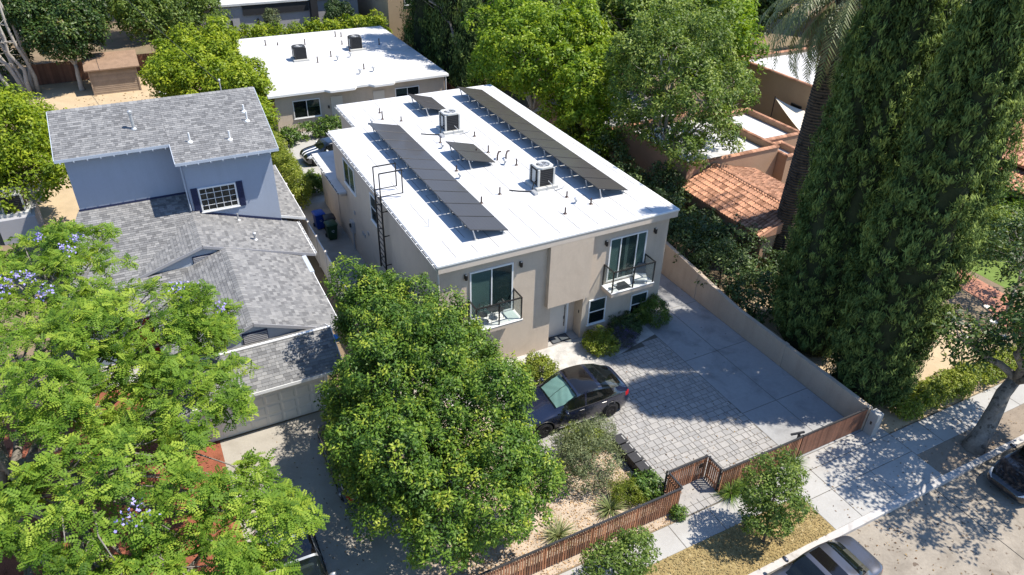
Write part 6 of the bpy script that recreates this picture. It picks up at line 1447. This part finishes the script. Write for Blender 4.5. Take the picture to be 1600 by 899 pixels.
# ------------------------------------------------------------------ bins, planters, furniture, small things
def bin_(name, label, x, y, rz, m, lid, w_=.6, d=.68, h=1.02):
    T = thing(name, (x, y, .005), label, 'bin', 'wheeled bins', rz); OFF[T.name] = Vector((0, 0, 0))
    b = MB(); a0, a1 = .40, .5; vs = []
    for (s, z) in ((.78, .06), (.80, .12), (1.0, h-.12), (1.06, h-.11), (1.06, h-.04)):
        for (cx, cy) in ((-1, -.8), (-.8, -1), (.8, -1), (1, -.8), (1, .8), (.8, 1), (-.8, 1), (-1, .8)): vs.append((cx*w_/2*s, cy*d/2*s, z))
    b.add(vs, [(i*8+k, i*8+(k+1) % 8, (i+1)*8+(k+1) % 8, (i+1)*8+k) for i in range(4) for k in range(8)]+[tuple(range(7, -1, -1)), tuple(range(32, 40))]); b.build('bin_body', m, T)
    l = MB(); vs = []
    for (s, z) in ((1.1, h-.035), (1.1, h+.0), (.85, h+.05), (.3, h+.07)):
        for (cx, cy) in ((-1, -.85), (-.85, -1), (.85, -1), (1, -.85), (1, .85), (.85, 1), (-.85, 1), (-1, .85)): vs.append((cx*w_/2*s, cy*d/2*s, z))
    l.add(vs, [(i*8+k, i*8+(k+1) % 8, (i+1)*8+(k+1) % 8, (i+1)*8+k) for i in range(3) for k in range(8)]+[tuple(range(24, 32)), tuple(range(7, -1, -1))]); l.build('lid', lid, T)
    for sx in (-1, 1): MB().lathe((sx*w_*.42, d*.46, .125), [(.12, -.03), (.12, .03)], 14, 'x').build('wheel', 'rubber', T)
    MB().tube([(-w_*.4, d*.62, h-.02), (w_*.4, d*.62, h-.02)], .02, 8).box(-w_*.40, -w_*.34, d*.5, d*.62, h-.04, h).box(w_*.34, w_*.40, d*.5, d*.62, h-.04, h).build('handle', m, T)
    # pale sorting emblem: three chasing arrows reduced to a ring of wedges
    e = MB()
    for k in range(3):
        a = k*2.094; e.add([(.09*math.cos(a), -d/2*.93-.012, .62+.09*math.sin(a)), (.09*math.cos(a+1.3), -d/2*.94-.012, .62+.09*math.sin(a+1.3)), (.05*math.cos(a+1.3), -d/2*.94-.012, .62+.05*math.sin(a+1.3)), (.05*math.cos(a), -d/2*.93-.012, .62+.05*math.sin(a))], [(0, 1, 2, 3)])
    e.build('emblem', 'white_paint', T)
bin_('wheeled_bin', 'blue recycling bin beside the white fence', -1.05, 16.55, .1, 'bin_blue', 'bin_blue')
bin_('wheeled_bin', 'black lidded bin between blue and green bins', -.62, 15.75, -.05, 'bin_black', 'bin_black')
bin_('wheeled_bin', 'dark green bin nearest the street in the side passage', -.75, 14.95, .06, 'bin_green', 'bin_green')
for i, (y, lb) in enumerate(((-6.67, 'dark square planter box farthest from the slat fence in row of four'), (-7.22, 'dark square planter box second from the car in row of four'), (-7.74, 'dark square planter box second from the fence in row of four'), (-8.26, 'dark square planter box nearest the fence, tallest looking of four'))):
    P = thing('planter_box', (4.87, y, 0), lb, 'planter', 'dark planter boxes'); x = 4.87
    MB().bbox(x-.20, x+.20, y-.20, y+.20, 0, .50, .02).build('box', 'planter', P)
    MB().box(x-.235, x+.235, y-.235, y+.235, .501, .535).build('lid', 'planter', P)
    MB().box(x+.14, x+.19, y-.12, y+.12, .536, .542).build('pale_edge', 'concrete', P)
mt = MB().bbox(5.86, 6.86, .33, .88, .051, .075, .008).build('door_mat', 'bin_black', base=(6.36, .6, .05)); tag(mt, 'black door mat before the cream front door', 'door mat')
MB().box(5.92, 6.80, .38, .83, .0755, .078).build('mat_border', 'cushion', mt)
# balcony furniture
def bistro_chair(label, x, y, z, rz, m='black_metal'):
    T = thing('balcony_chair', (x, y, z), label, 'chair', 'balcony chairs', rz); OFF[T.name] = Vector((0, 0, 0))
    MB().lathe((0, 0, .44), [(.2, 0), (.2, .025)], 14).build('seat', m, T)
    for k in range(4):
        a = math.pi/4+k*math.pi/2; MB().tube([(.15*math.cos(a), .15*math.sin(a), .44), (.2*math.cos(a), .2*math.sin(a), 0)], .012, 6).build('leg', m, T)
    MB().tube([(-.17, .1, .45), (-.19, .16, .8), (0, .2, .9), (.19, .16, .8), (.17, .1, .45)], .012, 6).tube([(0, .19, .46), (0, .2, .9)], .01, 6).build('backrest', m, T)
bistro_chair('black wire chair on the left balcony nearer the dense tree', 1.95, -.12, 2.83, .4); bistro_chair('black wire chair on the left balcony nearer the door middle', 2.75, -.05, 2.83, -1.2)
T = thing('balcony_table', (2.35, -.2, 2.83), 'small round black table between two wire chairs on left balcony', 'table'); MB().lathe((2.35, -.2, 3.53), [(.26, 0), (.26, .02)], 18).build('table_top', 'black_metal', T)
for k in range(3):
    a = k*2.09; MB().tube([(2.35, -.2, 3.52), (2.35+.22*math.cos(a), -.2+.22*math.sin(a), 2.83)], .012, 6).build('leg', 'black_metal', T)
rgm = MB().box(3.05, 3.55, -.45, .2, 2.832, 2.845).build('floor_mat', 'blind', base=(3.3, -.1, 2.83)); tag(rgm, 'pale green mat on left balcony floor by the right rail', 'mat')
rg2 = MB().box(8.75, 9.45, -.48, .1, 2.822, 2.84).build('floor_mat', 'bin_black', base=(9.1, -.2, 2.82)); tag(rg2, 'dark mat on right balcony floor', 'mat')
T = thing('lounge_chair', (10.15, -.15, 2.82), 'white low lounge chair with grey cushion on right balcony', 'chair', rz=-.5); OFF[T.name] = Vector((0, 0, 0))
MB().bbox(-.32, .32, -.34, .3, .16, .26, .03).build('seat', 'cushion_white', T); MB().add([(-.3, .24, .26), (.3, .24, .26), (.3, .42, .72), (-.3, .42, .72), (-.3, .32, .24), (.3, .32, .24), (.3, .48, .70), (-.3, .48, .70)], [(0, 1, 2, 3), (7, 6, 5, 4), (0, 4, 5, 1), (2, 6, 7, 3), (0, 3, 7, 4), (1, 5, 6, 2)]).build('backrest', 'cushion', T)
for (x, y) in ((-.28, -.3), (.28, -.3), (-.28, .26), (.28, .26)): MB().tube([(x, y, 0), (x, y, .16)], .02, 6).build('leg', 'black_metal', T)
T = thing('side_stool', (8.62, -.25, 2.82), 'small white stool at left end of right balcony', 'stool'); MB().lathe((8.62, -.25, 3.05), [(.13, 0), (.14, .02), (.13, .04)], 14).build('seat', 'cushion_white', T)
for k in range(3): MB().tube([(8.62, -.25, 3.05), (8.62+.13*math.cos(k*2.09), -.25+.13*math.sin(k*2.09), 2.82)], .012, 5).build('leg', 'white_paint', T)
# patio seats at the back
def patio_chair(label, x, y, rz):
    T = thing('patio_chair', (x, y, .01), label, 'chair', 'patio chairs', rz); OFF[T.name] = Vector((0, 0, 0))
    MB().bbox(-.36, .36, -.36, .36, .28, .44, .04).build('seat', 'cushion', T)
    MB().add([(-.36, .30, .44), (.36, .30, .44), (.36, .46, .92), (-.36, .46, .92), (-.36, .42, .40), (.36, .42, .40), (.36, .56, .90), (-.36, .56, .90)], [(0, 1, 2, 3), (7, 6, 5, 4), (0, 4, 5, 1), (2, 6, 7, 3), (0, 3, 7, 4), (1, 5, 6, 2)]).build('backrest', 'cushion', T)
    for sx in (-.40, .40): MB().box(sx-.035, sx+.035, -.34, .42, .52, .57).box(sx-.03, sx+.03, -.34, -.28, 0, .52).box(sx-.03, sx+.03, .36, .42, 0, .52).build('arm_frame', 'dark_trim', T)
patio_chair('dark cushioned patio chair against back house wall below its window', 3.5, 31.9, 0); patio_chair('dark cushioned patio chair at the blue house corner of back patio', -.5, 29.0, math.pi*.8)
# overhead cable
cb = MB(); pts = []
A_, B_ = Vector((-4.75, 20.4, 8.2)), Vector((-12.6, 78, 10.5))
for k in range(15):
    t = k/14; p = A_.lerp(B_, t); p.z -= .9*math.sin(math.pi*t); pts.append(tuple(p))
cb.tube(pts, .022, 5); c = cb.build('overhead_cable', 'cable', base=tuple(A_)); tag(c, 'thin black overhead cable running from blue house over the lime tree', 'cable')
T = thing('utility_pole', (-12.6, 78.2, 0), 'wooden utility pole behind trees carrying the overhead cable', 'pole'); MB().tube([(-12.6, 78.2, -.2), (-12.6, 78.2, 10.8)], [.15, .10], 8).build('pole', 'bark', T); MB().box(-13.6, -11.6, 78.14, 78.26, 10.3, 10.42).build('crossarm', 'bark', T)
T = thing('service_mast', (-4.75, 20.4, 7.2), 'thin grey service mast on rear of blue house roof', 'mast'); MB().tube([(-4.75, 20.4, 7.3), (-4.75, 20.4, 8.3)], .03, 8).build('pipe', 'galv_metal', T); MB().lathe((-4.75, 20.4, 8.28), [(.05, 0), (.07, .08), (.02, .14)], 8).build('weatherhead', 'galv_metal', T)
